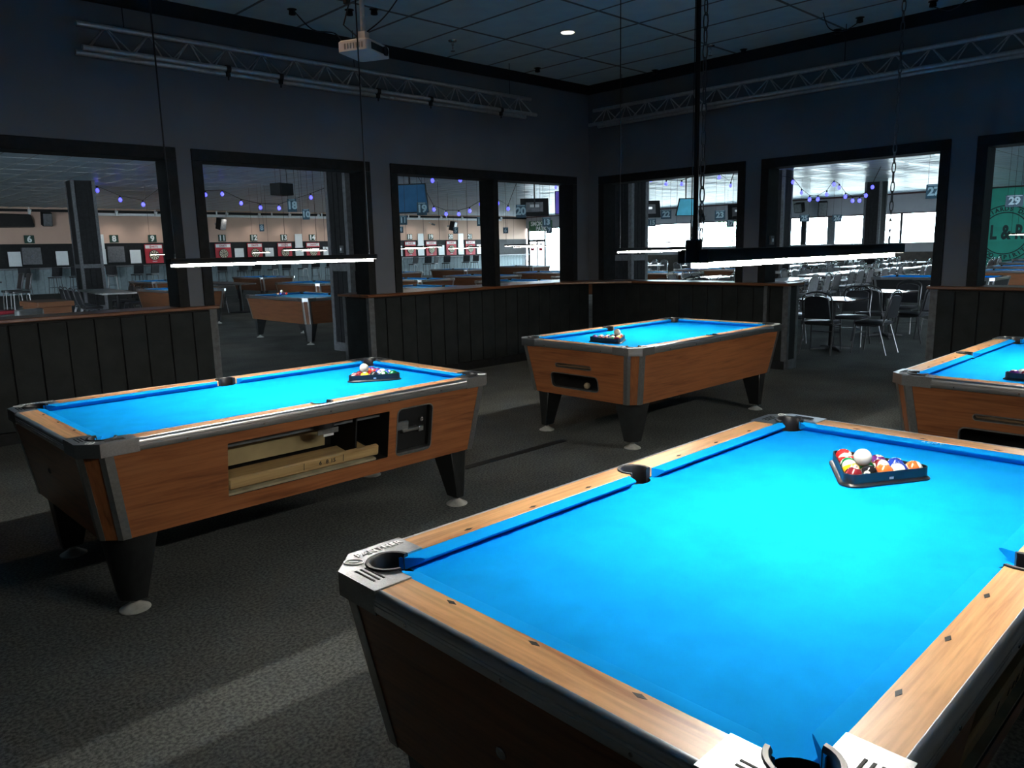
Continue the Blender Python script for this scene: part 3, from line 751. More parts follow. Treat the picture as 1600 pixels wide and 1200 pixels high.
dots = MB()
for k in range(26):
    dots.lathe([(.0001, -.0035), (.0025, -.002), (.0032, 0), (.0025, .002), (.0001, .0035)], 6, Matrix.Translation((-.55+k*.0445, -.0145, -.008)))
tag(dots.build('led_points', mat('led_point', (1, .9, .6), .5, emit=((1, .82, .45), 90), noise=9, var=.01), LBA), kind='stuff')
NUMWORD = dict(zip(range(1, 31), 'one two three four five six seven eight nine ten eleven twelve thirteen fourteen fifteen sixteen seventeen eighteen nineteen twenty twenty-one twenty-two twenty-three twenty-four twenty-five twenty-six twenty-seven twenty-eight twenty-nine thirty'.split()))
# ------------------------------------------------------------------ room: trusses, projector, ceiling fittings
ALU = mat('truss_aluminium', (.50, .51, .53), .36, .9, noise=25, var=.12)
def truss(axis, a0, a1, fixed, zt, zb, hw_, label, sgn):
    """box-section lighting truss along an axis: two upper chords drawn together as one on top, two lower"""
    t = thing('lighting_truss', label, 'truss', (0, 0, 0), 0, 'lighting trusses')
    P = (lambda a, o, z: (a, fixed+o, z)) if axis == 0 else (lambda a, o, z: (fixed+o, a, z))
    ch = [(0, zt), (-hw_, zb), (hw_, zb)]
    for o, z in ch: MB().tube([P(a0, o, z), P(a1, o, z)], .0245, 12).build('chord', ALU, t, smooth=50)
    n = round((a1-a0)/.36); st = (a1-a0-.1)/n
    for k in range(n):
        b0 = a0+.05+k*st
        for q in (1, 2):
            u, w = (b0, b0+st/2) 
            MB().tube([P(u, ch[q][0], ch[q][1]), P(w, 0, zt)], .0075, 6, cap=False).build('brace', ALU, t, smooth=60)
            MB().tube([P(w, 0, zt), P(u+st, ch[q][0], ch[q][1])], .0075, 6, cap=False).build('brace', ALU, t, smooth=60)
        if k % 2 == 0: MB().tube([P(b0, -hw_, zb), P(b0+st, hw_, zb)], .0075, 6, cap=False).build('brace', ALU, t, smooth=60)
        else: MB().tube([P(b0, hw_, zb), P(b0+st, -hw_, zb)], .0075, 6, cap=False).build('brace', ALU, t, smooth=60)
    for f in (.07, .5, .93):
        a = a0+(a1-a0)*f; MB().tube([P(a, 0, zt+.02), P(a, 0, ZC-.002)], .004, 6).build('hanging_rod', BLACK, t)
    return t
truss(0, 2.10, 7.46, 7.30, 3.485, 3.275, .10, 'aluminium lighting truss along the wall with the dartboards behind it', 1)
truss(1, .2, 7.28, 8.72, 3.47, 3.265, .10, 'aluminium lighting truss along the wall with the wide doorway', 1)
def clamp(x, y, z, label):
    t = thing('hook_clamp', label, 'clamp', (x, y, z), 0, 'hook clamps on the truss')
    MB().lathe([(.034, -.02), (.034, .02), (.0265, .02), (.0265, -.02)], 16, Matrix.Rotation(PI/2, 4, 'Y'), (False, False)).build('collar', BLACK, t, smooth=40)
    MB().cbox(0, 0, -.048, .036, .03, .04).build('block', BLACK, t, bevel=.003)
    MB().tube([(0, 0, -.068), (0, 0, -.10)], .007, 6).build('bolt', BLACK, t)
for x, w in ((3.33, 'hook clamp on the lower truss pipe, first from its free end'), (3.86, 'hook clamp on the lower truss pipe, second from its free end'), (5.00, 'hook clamp on the lower truss pipe, just past the projector'),
             (5.72, 'hook clamp on the lower truss pipe, fourth from its free end'), (6.83, 'hook clamp on the lower truss pipe, closest to the room corner')):
    clamp(x, 7.2, 3.275, 'black '+w)
# projector on its pole
pj = thing('projector', 'white ceiling projector on a pole in front of the truss', 'projector', (3.18, 4.72, 2.93), .45)
PJW = mat('projector_white', (.72, .72, .72), .45, noise=14, var=.04)
MB().loft([rr for rr in [[(x*1.0, y*1.0, z) for x, y in rrect(-.155, -.12, .155, .12, .03)] for z in (-.02, .045)]]+[[(x*.93, y*.93, .055) for x, y in rrect(-.155, -.12, .155, .12, .03)]]).build('casing', PJW, pj, smooth=40)
MB().box(-.11, -.1225, -.010, .12, -.119, .036).build('front_panel', BLACK, pj, bevel=.002)
MB().lathe([(.03, 0), (.033, .012), (.028, .014), (.02, .004), (.0001, .006)], 18, Matrix.Translation((.07, -.122, .012)) @ Matrix.Rotation(PI/2, 4, 'X')).build('lens', VOID, pj, smooth=40)
vg = MB()
for k in range(7): vg.box(-.1575, -.08+k*.022, -.005, -.154, -.07+k*.022, .03)
vg.build('vent', STEEL, pj)
MB().box(-.05, -.05, .055, .05, .05, .075).box(-.03, -.03, .075, .03, .03, .135).build('mount_plate', PJW, pj, bevel=.004)
MB().tube([(0, 0, .13), (0, 0, ZC-2.93)], .017, 12).build('pole', mat('pole_white', (.62, .60, .58), .4, noise=20), pj, smooth=50)
MB().lathe([(.06, 0), (.06, .01), (.02, .022)], 16, Matrix.Translation((0, 0, ZC-2.93-.022))).build('ceiling_flange', PJW, pj)
cb = MB()
cb.tube([(-.04, .03, .10), (-.12, .08, .16), (-.10, .02, .35), (.03, -.02, .42), (.05, .02, .52), (-.02, .03, .60), (-.12, .05, .70), (-.05, .02, .94)], .005, 6)
cb.tube([(.02, 0, .5)]+[(.0+.07*math.cos(t), .01, .5+.08*math.sin(t)) for t in [k*2*PI/14 for k in range(15)]], .004, 6)
cb.build('cable', RUBBER, pj)
MB().cbox(-.17, .02, .33, .035, .03, .12).build('power_brick', RUBBER, cb and pj, bevel=.006)
def cable(pts, label, r=.006):
    m = MB(); P = [Vector(p) for p in pts]; out = []
    for i in range(len(P)-1):
        p0, p1, p2, p3 = P[max(i-1, 0)], P[i], P[i+1], P[min(i+2, len(P)-1)]
        for q in range(6):
            t = q/6; out.append(.5*((2*p1)+(p2-p0)*t+(2*p0-5*p1+4*p2-p3)*t*t+(3*p1-p0-3*p2+p3)*t*t*t))
    out.append(P[-1]); return tag(m.tube(out, r, 6).build('cable', RUBBER, smooth=60), label, 'cable')
cable([(3.95, 7.02, 3.86), (4.1, 6.95, 3.70), (4.25, 6.8, 3.66), (4.45, 6.9, 3.62), (4.5, 6.5, 3.70), (4.35, 6.0, 3.72), (4.2, 5.6, 3.80), (3.9, 5.4, 3.86)], 'black cable looping under the ceiling from a socket towards the projector pole')
def socket(x, y, label):
    t = thing('ceiling_socket', label, 'socket', (x, y, ZC), 0, 'black fittings on the ceiling')
    MB().lathe([(.028, -.002), (.034, -.05), (.018, -.052), (.0001, -.06)], 12).build('cup', BLACK, t, smooth=40)
    MB().lathe([(.045, 0), (.045, -.004), (.028, -.006)], 14).build('rose', BLACK, t)
    return t
for x, y, l in ((3.95, 7.05, 'black ceiling socket with a cable, over the truss beside the projector'), (4.55, 6.55, 'small black fitting on a tee of the ceiling, nearer the projector pole than its twin'), (4.38, 6.72, 'small black fitting on a tee of the ceiling, closer to the truss than its twin'),
                (7.55, 7.25, 'small black hook fitting on the ceiling over the free truss end'), (9.0-.1, 6.35, 'small black fitting at the ceiling edge over the corner truss'), (8.93-.1, 5.02, 'small black fitting at the ceiling edge beside the sprinkler'),
                (8.87, 3.9, 'black fitting with a dangling lead, first along the ceiling edge over the wide doorway'), (8.6, 3.55, 'black fitting with a curled lead, second along the ceiling edge over the wide doorway'), (8.62, 2.85, 'black fitting with a lead, third along the ceiling edge over the wide doorway')):
    socket(min(x, 8.88), y, l)
cable([(8.1, 3.72, 3.87), (8.3, 3.74, 3.76), (8.45, 3.65, 3.74), (8.6, 3.55, 3.84)], 'thin dark lead dangling in a curl from the ceiling over the doorway', .005)
cable([(8.62, 2.85, 3.83), (8.66, 2.7, 3.77), (8.5, 2.5, 3.80), (8.4, 2.35, 3.87)], 'thin dark lead hanging slack by the ceiling edge over the far pier', .005)
def sprinkler(x, y, label):
    t = thing('sprinkler_head', label, 'sprinkler', (x, y, ZC), 0, 'sprinkler heads')
    MB().lathe([(.05, 0), (.046, -.012), (.02, -.016)], 16).build('escutcheon', CHROME, t, smooth=40)
    MB().lathe([(.014, -.012), (.014, -.05), (.009, -.055), (.009, -.085)], 10).build('body', CHROME, t, smooth=40)
    MB().lathe([(.004, -.085), (.004, -.11), (.026, -.112), (.026, -.116), (.0001, -.118)], 14).build('deflector', CHROME, t, smooth=40)
sprinkler(5.85, 6.93, 'chrome sprinkler head in the ceiling tile between projector and lamp')
sprinkler(8.35, 5.18, 'chrome sprinkler head in the ceiling near the hanging chain')
for i, (x, y) in enumerate(CANS):
    t = thing('recessed_light', ['round recessed ceiling lamp glowing warm white', 'recessed ceiling lamp over the table with the ball window', 'recessed ceiling lamp over the large front table', 'recessed ceiling lamp over the table cut by the picture edge'][i], 'ceiling lamp', (x, y, ZC), 0, 'recessed ceiling lamps')
    MB().lathe([(.085, -.001), (.085, -.006), (.075, -.009), (.066, -.002)], 28, None, (False, False)).build('trim_ring', WHITEM, t, smooth=40)
    MB().lathe([(.066, -.004), (.0001, -.0045)], 28, None, (False, False)).build('lens', mat('lamp_lens', (1, 1, 1), .5, emit=((1, .86, .72), 14), noise=9, var=.01), t)
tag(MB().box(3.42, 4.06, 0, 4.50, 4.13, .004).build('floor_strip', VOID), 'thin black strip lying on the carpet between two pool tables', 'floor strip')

# ------------------------------------------------------------------ hall: pool tables with light bars
BRN = (wood('brown_laminate_lengthwise', 0, (.16, .066, .030), (.08, .030, .013), .4), wood('brown_laminate_crosswise', 1, (.16, .066, .030), (.08, .030, .013), .4), wood('brown_laminate_upright', 2, (.16, .066, .030), (.08, .030, .013), .4))
HCLOTH = mat('hall_blue_cloth', (.008, .26, .62), .45, spec=.45, noise=7, var=.07)
HT0 = make_table('pool_table', 'hall', (0, 0, -50), 0, 'pool tables in the hall', full=False, body=BRN, features=False, cloth=HCLOTH)
HB0 = make_table('pool_table', 'hall', (0, 0, -50), 0, 'pool tables in the hall', full=False, body=(BLACK, BLACK, BLACK), features=False)
hl0 = thing('hall_light_bar', 'x', 'pendant light', (0, 0, -50), 0, 'light bars in the hall')
MB().box(-.62, -.03, 0, .62, .03, .035).build('housing', BLACK, hl0)
MB().box(-.61, -.016, -.004, .61, .016, 0).build('led_diffuser', mat('hall_led', (.9, .85, .7), .5, emit=((1, .90, .72), HALL_LED), noise=9, var=.01), hl0)
for sx in (-1, 1): MB().tube([(sx*.58, 0, .035), (sx*.58, 0, ZC-1.64)], .004, 5).build('wire', BLACK, hl0)
index_kids()
rows = {1: ('first row beyond the half walls', 12.85), 2: ('second row', 17.25), 3: ('third row', 26.3)}
HTABS = [(7.07, 12.88, 'brown pool table seen through the side doorway with racked balls on it'), (10.08, 13.15, 'hall pool table seen over the half wall cap, closest to the side doorway pier'),
 (13.05, 13.1, 'hall pool table beyond the half wall mullion, closest to the corner'), (15.75, 13.05, 'hall pool table just past the dark clad column beside the room corner'),
 (18.55, 13.05, 'hall pool table behind the dark folding chairs, next to the clad column'), (21.55, 13.05, 'hall pool table past the black ballast box, close to the windows'),
 (6.95, 18.55, 'hall pool table behind the pier, slotted body end towards the doorway'), (10.45, 18.35, 'hall pool table in the second row, half hidden by the doorway column'),
 (12.9, 17.35, 'hall pool table in the second row behind the table at the pier'), (15.4, 17.25, 'hall pool table in the second row half hidden by the mullion'),
 (18.2, 17.05, 'hall pool table in the second row in front of the patio doors'), (21.0, 17.4, 'hall pool table in the second row close to the room corner'),
 (12.4, 25.4, 'hall pool table in the third row in front of dartboard 12'), (9.0, 25.6, 'hall pool table in the third row behind the slotted table'),
 (16.9, 24.0, 'hall pool table of the third row before dartboards eighteen and nineteen'), (20.2, 24.0, 'hall pool table of the third row before dartboards twenty and twenty-one'),
 (24.4, 24.5, 'hall pool table in the third row in front of the patio doors'),
 (21.4, 4.4, 'hall pool table in front of the green mural, first behind the half wall'), (24.6, 5.0, 'hall pool table in front of the green mural, second behind the half wall'), (28.4, 5.6, 'hall pool table in front of the green mural, third behind the half wall'), (32.5, 6.2, 'hall pool table in front of the green mural, closest to it')]
NTH = ['first', 'second', 'third', 'fourth', 'fifth', 'sixth', 'seventh', 'eighth']
for i, (x, y, l) in enumerate(HTABS):
    if i == 0: HT0.location = (x, y, 0); HT0.rotation_euler = (0, 0, PI/2); HT0['label'] = l
    else: dup(HT0, (x, y, 0), PI/2, label=l)
    b = hl0 if i == 0 else dup(hl0)
    b.location = (x, y, 1.64); b.rotation_euler = (0, 0, PI/2); b['label'] = 'light bar over the '+l.replace('behind the half wall', 'along').replace(', closest to the side', ', by the side').replace(' with racked balls on it', '').replace('hall pool', 'pool').replace('seen ', '')
HB0.location = (17.35, 5.25, 0); HB0.rotation_euler = (0, 0, PI/2); HB0['label'] = 'black pool table beyond the square dining tables in the doorway'
# slots in the end of the second-row table
sl = MB()
for (a, b, z0, z1) in ((-.22, .17, .60, .632), (-.27, .23, .44, .545)): sl.box(6.95+a, 17.415, z0, 6.95+b, 17.43, z1)
# balls on the doorway table: a few in view
for k in range(6): ball([2, 4, 11, 13, 7, 10][k], (7.05+.058*(k % 3)-.03*(k//3), 13.75+.05*(k//3), ZB+BR), '%s ball racked on the brown table beyond the side doorway' % ['blue', 'purple', 'red striped', 'orange striped', 'maroon', 'blue striped'][k], 'balls on the doorway table')
ball(0, (7.0787, 13.7667, ZB+BR+.0485), 'white cue ball on top of the balls on the brown table beyond the side doorway', 'cue balls')

# ------------------------------------------------------------------ columns clad in dark boards with grey battens
def column(x, y, w, idx):
    o = bpy.data.objects.new('column', None); COL.objects.link(o); o['kind'] = 'structure'; o.location = (x, y, 0)
    MB().cbox(0, 0, ZC/2, w, w, ZC).build('cladding', BLACK, o)
    h = w/2
    for sx in (-1, 1):
        for sy in (-1, 1):
            MB().box(*(sorted((sx*(h-.07), sx*(h+.015)))[0], sorted((sy*(h-.07), sy*(h+.015)))[0], 0, sorted((sx*(h-.07), sx*(h+.015)))[1], sorted((sy*(h-.07), sy*(h+.015)))[1], ZC)).build('batten', BATTEN, o)
    for z0, z1 in ((0, .14), (1.28, 1.40)):
        MB().box(-h-.012, -h-.012, z0, h+.012, h+.012, z1).build('rail', BATTEN, o)
    for sx, sy in ((1, 0), (-1, 0), (0, 1), (0, -1)):
        for q in (-1, 0, 1):
            u = q*w/4.2
            MB().cbox(sx*(h+.004) if sx else u, sy*(h+.004) if sy else u, ZC/2, .012 if sx else w/4.6, .012 if sy else w/4.6, ZC).build('cladding_board', FRAME, o)
    return o
for i, (x, y, w) in enumerate(((6.78, 10.62, .58), (12.75, 9.72, .52), (7.1, 26.1, .62), (24.0, 12.2, .58), (32.0, 12.2, .62))): column(x, y, w, i)

# ------------------------------------------------------------------ chairs and tables
VINYL = mat('black_vinyl', (.020, .021, .024), .38, noise=12, bump=(90, .1)); CHF = mat('black_chair_tube', (.018, .018, .02), .3, spec=.7, noise=22)
GVIN = mat('grey_vinyl', (.14, .15, .155), .35, noise=12, bump=(90, .1)); CRF = mat('chrome_chair_tube', (.55, .56, .58), .25, 1, noise=22, var=.05)
def make_chair(label, loc, rz, group, vin=VINYL, fr=CHF):
    t = thing('stack_chair', label, 'chair', loc, rz, group)          # faces +X
    sx0, sx1, w, hs = -.19, .21, .205, .455
    prof = [(x*.98, y, hs-.045) for x, y in rrect(sx0, -w, sx1, w, .05)]
    MB().loft([[(x, y, hs-.05) for x, y in rrect(sx0+.01, -w+.01, sx1-.01, w-.01, .05)], [(x, y, hs-.03) for x, y in rrect(sx0, -w, sx1, w, .055)], [(x, y, hs-.012) for x, y in rrect(sx0, -w, sx1, w, .055)], [(x, y, hs) for x, y in rrect(sx0+.02, -w+.02, sx1-.02, w-.02, .05)]]).build('seat', vin, t, smooth=50)
    bk = lambda z: -.205-(z-hs)*.20
    r0, r1 = [], []
    n = 8; zt = .80; out = [(-.185, .50), (.185, .50)]+[(.165*math.cos(PI*k/n)**1, zt-.03+.05*math.sin(PI*k/n)) for k in range(n+1)]
    MB().loft([[(bk(z)+.022, y, z) for y, z in out], [(bk(z)-.018, y, z) for y, z in out]]).build('backrest', vin, t, bevel=.008, seg=2)
    arch = [(-.20, -.215, hs-.03)]+[(bk(z), -.20, z) for z in (.50, .60, .70, .78)]+[(bk(.78+.10*math.sin(PI*k/8)), -.20*math.cos(PI*k/8), .78+.10*math.sin(PI*k/8)) for k in range(1, 8)]+[(bk(z), .20, z) for z in (.78, .70, .60, .50)]+[(-.20, .215, hs-.03)]
    MB().tube(arch, .011, 7).build('back_frame', fr, t, smooth=50)
    for sy in (-1, 1):
        MB().tube([(.17, sy*.20, hs-.05), (.215, sy*.215, 0)], .011, 7).build('leg', fr, t, smooth=50)
        MB().tube([(-.14, sy*.20, hs-.05), (-.265, sy*.215, 0)], .011, 7).build('leg', fr, t, smooth=50)
        MB().tube([(-.20, sy*.215, hs-.03), (-.10, sy*.21, hs-.055), (.17, sy*.205, hs-.055)], .010, 6).build('seat_rail', fr, t)
    MB().tube([(.19, -.207, .28), (.19, .207, .28)], .008, 6).build('stretcher', fr, t)
    return t
CH0 = make_chair('black vinyl chair with its back to the room at the dining table in the doorway', (10.74, 4.74, 0), .12, 'chairs at the square tables')
CH1 = make_chair('chair with pale grey lit back beside the half wall end in the doorway', (11.6, 5.62, 0), -PI/2+.55, 'chairs at the square tables', GVIN, CHF)
CHW = make_chair('row', (0, 0, -60), 0, 'chairs at the long white tables', GVIN, CRF)
index_kids()
for x, y, r, l in ((11.12, 4.16, 1.55, 'black chair turned sideways with shiny legs at the dining table in the doorway'),
                   (11.78, 4.75, PI+.1, 'black chair across the dining table in the doorway, facing the room'), (12.50, 4.72, .1, 'black chair between the two square dining tables'),
                   (12.75, 4.12, 1.2, 'black chair at the second square table, close to the half wall post'), (13.9, 4.75, PI, 'black chair behind the second square dining table'),
                   (13.55, 4.05, 2.2, 'black chair half hidden by the half wall post across the doorway')):
    dup(CH0, (x, y, 0), r, label=l)
LAM = mat('brown_laminate_top', (.20, .12, .09), .25, noise=9, var=.1, coat=.3); WLAM = mat('white_laminate_top', (.66, .68, .67), .28, noise=9, var=.04, coat=.3)
def cafe_table(x, y, rz, label):
    t = thing('cafe_table', label, 'table', (x, y, 0), rz, 'square dining tables')
    MB().loft([[(a, b, z) for a, b in rrect(-.38, -.38, .38, .38, .02)] for z in (.722, .75)]).build('top', LAM, t, bevel=.003)
    MB().loft([[(a*1.004, b*1.004, z) for a, b in rrect(-.38, -.38, .38, .38, .02)] for z in (.724, .744)], (False, False)).build('edge_band', BLACK, t)
    MB().tube([(0, 0, .04), (0, 0, .722)], .038, 12).build('pedestal', BLACK, t, smooth=50)
    for k in range(4):
        a = k*PI/2+PI/4; f = MB().loft([[(x_*math.cos(a)-y_*math.sin(a), x_*math.sin(a)+y_*math.cos(a), z_) for x_, y_, z_ in r_] for r_ in ([(.03, -.03, .01), (.03, .03, .01), (.03, .025, .06), (.03, -.025, .06)], [(.32, -.018, .006), (.32, .018, .006), (.32, .014, .028), (.32, -.014, .028)])]).build('base_arm', BLACK, t, bevel=.003)
        MB().lathe([(.018, 0), (.018, .006)], 10, Matrix.Translation((.30*math.cos(a), .30*math.sin(a), .0005))).build('glide', CHROME, f)
    return t
cafe_table(11.08, 4.74, .04, 'square brown dining table standing in the doorway among black chairs')
cafe_table(13.15, 4.78, -.04, 'square brown dining table behind the one in the doorway')
def long_table(x, y, rz, label, L_=1.83):
    t = thing('folding_table', label, 'table', (x, y, 0), rz, 'long white folding tables')
    MB().loft([[(a, b, z) for a, b in rrect(-L_/2, -.38, L_/2, .38, .03)] for z in (.70, .74)]).build('top', WLAM, t, bevel=.004)
    for sx in (-1, 1):
        MB().tube([(sx*(L_/2-.2), -.3, 0), (sx*(L_/2-.25), -.3, .70), (sx*(L_/2-.25), .3, .70), (sx*(L_/2-.2), .3, 0)], .014, 6).build('leg', CHF, t)
        MB().tube([(sx*(L_/2-.23), 0, .45), (sx*.25, 0, .70)], .008, 6).build('brace', CHF, t)
    return t
LT0 = None
ORD = ['first', 'second', 'third', 'fourth', 'fifth', 'sixth', 'seventh', 'eighth']
LONG = [('in the row closest to the doorway', 0, [(16.9, 8.3), (20.2, 8.85), (22.4, 8.85), (24.6, 8.6), (27.0, 8.3), (30.0, 8.3), (33.0, 9.0)]),
        ('in the second row beyond the doorway', 0, [(17.6, 10.65), (21.7, 10.75), (26.4, 10.6), (28.7, 10.6), (31.0, 10.5)]),
        ('in the third row beyond the doorway', 0, [(26.4, 13.0), (28.7, 13.0), (33.8, 12.9)]),
        ('of the block by the window corner', PI/2, [(27.8, 17.4), (28.0, 20.6), (30.8, 22.6), (31.0, 19.4)])]
count = 0
for rowname, rz, spots in LONG:
    for i, (x, y) in enumerate(spots):
        l = '%s long white table %s' % (ORD[i], rowname)
        if LT0 is None: LT0 = long_table(x, y, rz, l); index_kids()
        else: dup(LT0, (x, y, 0), rz, label=l)
        for sy in (-1, 1):
            for n_, q in enumerate((-.56, 0, .56)):
                dx, dy = q+random.uniform(-.03, .03), sy*(.63+random.uniform(-.02, .05))
                skip = random.random() < .12; jit = random.uniform(-.12, .12)
                if skip: continue
                X, Y = x+dx*math.cos(rz)-dy*math.sin(rz), y+dx*math.sin(rz)+dy*math.cos(rz)
                lab = '%s chair %s %s' % (ORD[n_], 'before' if (sy < 0) == (rz == 0) else 'behind', 'the '+l.replace('long white table', 'white table'))
                if count == 0: CHW.location = (X, Y, 0); CHW.rotation_euler = (0, 0, rz-sy*PI/2+jit); CHW['label'] = lab
                else: dup(CHW, (X, Y, 0), rz-sy*PI/2+jit, label=lab)
                count += 1
# dark folding chairs in front of the window opening, and the bar-height corner of the hall
for i, (x, y, r) in enumerate(((13.45, 9.15, .8), (13.85, 9.75, .9), (14.35, 9.35, .8), (14.95, 9.62, .7), (15.55, 9.25, .9), (15.75, 9.95, .8), (16.3, 9.70, 1.9))):
    dup(CH0, (x, y, 0), r, label='black round-backed chair, %s of seven seen over the half wall cap beside the chain' % NTH[i], group='black chairs beyond the half wall')
GT = mat('grey_table_top', (.26, .27, .27), .35, noise=9)
def bar_table(x, y, rz, L_, wd, z, label, m=GT):
    t = thing('bar_table', label, 'table', (x, y, 0), rz, 'tables before the dart wall')
    MB().loft([[(a, b, q) for a, b in rrect(-L_/2, -wd/2, L_/2, wd/2, .03)] for q in (z-.04, z)]).build('top', m, t, bevel=.004)
    for sx in (-1, 1):
        MB().tube([(sx*(L_/2-.3), 0, .03), (sx*(L_/2-.3), 0, z-.04)], .04, 10).build('pedestal', BLACK, t)
        MB().lathe([(.30, .0), (.30, .012), (.05, .035)], 18, Matrix.Translation((sx*(L_/2-.3), 0, .001))).build('base', BLACK, t)
bar_table(6.0, 20.9, PI/2-.1, 3.2, .75, .76, 'long grey table with black chairs seen beside the dark column')
bar_table(9.3, 21.7, PI/2, 3.0, .7, .80, 'long dark table behind the slotted pool table', mat('dark_table_top', (.05, .05, .052), .3, noise=9))
k = 0
for dx in (-.55, .6):
    for q in ((-1.1, -.3, .5, 1.2) if dx < 0 else (-.3, .5, 1.2)):
        dup(CH0, (6.0+dx+q*.1, 20.9+q, 0), 0 if dx < 0 else PI, label='black chair at the long grey table, %s seat on the %s side' % (ORD[int((q+1.2)/.75)], 'pool table' if dx > 0 else 'dark column'), group='chairs at the grey table'); k += 1
for q in (-1.0, -.25, .5, 1.25): dup(CH0, (8.70, 21.7+q, 0), 0, label='%s black chair along the long dark table behind the slotted pool table' % ORD[int((q+1.05)/.7)], group='chairs at the dark table')
def bar_chair(x, y, rz, label, group):
    t = thing('bar_chair', label, 'chair', (x, y, 0), rz, group)
    MB().loft([[(a, b, z) for a, b in rrect(-.22, -.22, .22, .22, .06)] for z in (.72, .78)]).build('seat', VINYL, t, bevel=.01)
    MB().loft([[(-.20, -.24, .80), (-.16, -.24, .80), (-.16, .24, .80), (-.20, .24, .80)], [(-.30, -.24, 1.22), (-.25, -.24, 1.22), (-.25, .24, 1.22), (-.30, .24, 1.22)]]).build('backrest', VINYL, t, bevel=.02, seg=3)
    for sx in (-1, 1):
        for sy in (-1, 1): MB().tube([(sx*.17, sy*.17, .72), (sx*.21, sy*.21, 0)], .014, 6).build('leg', CHF, t)
    MB().tube([(.2, -.2, .3), (.2, .2, .3), (-.2, .2, .3), (-.2, -.2, .3)], .010, 6, closed=True).build('foot_ring', CRF, t)
    return t
BC0 = bar_chair(6.6, 36.8, PI/2, 'x', 'bar chairs below the dart wall ledge'); index_kids()
LANE0, LANED = 12.249, 1.789
first = True; NEARTO = []
for i, x in enumerate((8.1, 9.3, 10.1, 11.7, 12.8, 13.5, 14.5, 17.1, 18.1, 18.9, 19.9, 20.7, 21.7, 22.5, 23.4, 28.2, 29.5, 30.5, 31.2, 32.2, 33.9, 34.7, 35.8)):
    ln = min(22, max(5, round((x-LANE0)/LANED+8))); off = x-(LANE0+LANED*(ln-8))
    l = 'black padded bar chair at the dart wall ledge, %s lane %s' % ('just before' if off < -.15 else 'just past' if off > .15 else 'under', NUMWORD[ln])
    y_ = HY-.95+random.uniform(-.15, .1); r_ = PI/2+random.uniform(-.4, .4)
    if first: BC0.location = (x, y_, 0); BC0.rotation_euler = (0, 0, r_); BC0['label'] = l; first = False
    else: dup(BC0, (x, y_, 0), r_, label=l)
# dim corner beside the clad column: high table, booths, brown-topped table
bar_table(3.75, 23.6, PI/2, 1.8, .8, 1.05, 'high dark table in the dim corner behind the brown-topped table', mat('dark_table_top2', (.03, .03, .03), .35, noise=9))
for i, (x, y, r) in enumerate(((2.95, 23.1, 0), (2.95, 24.0, 0), (4.6, 23.2, PI), (4.6, 24.1, PI))):
    dup(BC0, (x, y, 0), r, label='dark bar chair at the high dark table, %s' % ['outer side, first', 'outer side, second', 'column side, first', 'column side, second'][i], group='bar chairs in the dim corner')
DULL = wood('dull_brown_wood', 0, (.12, .050, .022), (.06, .024, .010), .5)
bt = thing('brown_topped_table', 'brown wooden games table, dull and unlit, in front of the dark column', 'games table', (3.86, 17.3, 0), .05)
MB().box(-.32, -.60, .66, .32, .60, .76).build('top', DULL, bt, bevel=.01)
MB().box(-.28, -.54, .40, .28, .54, .66).build('apron', DULL, bt, bevel=.01)
for sx in (-1, 1):
    for sy in (-1, 1): MB().box(sx*.22-.05, sy*.46-.05, 0, sx*.22+.05, sy*.46+.05, .40).build('leg', BLACK, bt)
BOOTH = mat('grey_booth_vinyl', (.06, .065, .066), .5, noise=10)
for i, (x, y, l) in enumerate(((2.15, 14.2, 'grey padded booth seat cut by the picture edge'), (2.62, 13.3, 'grey padded booth seat standing before the brown games table'))):
    b = thing('booth_seat', l, 'booth', (x, y, 0), .25, 'grey booth seats')
    MB().loft([[(a, c_, z) for a, c_ in rrect(-.19, -.28, .19, .28, .06)] for z in (.0, .44)]).build('base', BOOTH, b, bevel=.02)
    MB().loft([[(a, c_, z) for a, c_ in rrect(-.19, -.30, .19, -.16, .05)] for z in (.30, .98-.13*i)]).build('back', BOOTH, b, bevel=.03, seg=3)
bn = thing('bench', 'bench with a red seat pad in the dim corner', 'bench', (2.85, 18.6, 0), .35)
MB().box(-.75, -.2, .40, .75, .2, .46).build('frame', STEEL, bn, bevel=.01)
MB().box(-.74, -.19, .46, .74, .19, .54).build('seat_pad', mat('red_vinyl', (.22, .02, .03), .4, noise=10), bn, bevel=.02)
for sx in (-1, 1): MB().box(sx*.65-.03, -.18, 0, sx*.65+.03, .18, .40).build('leg', STEEL, bn)

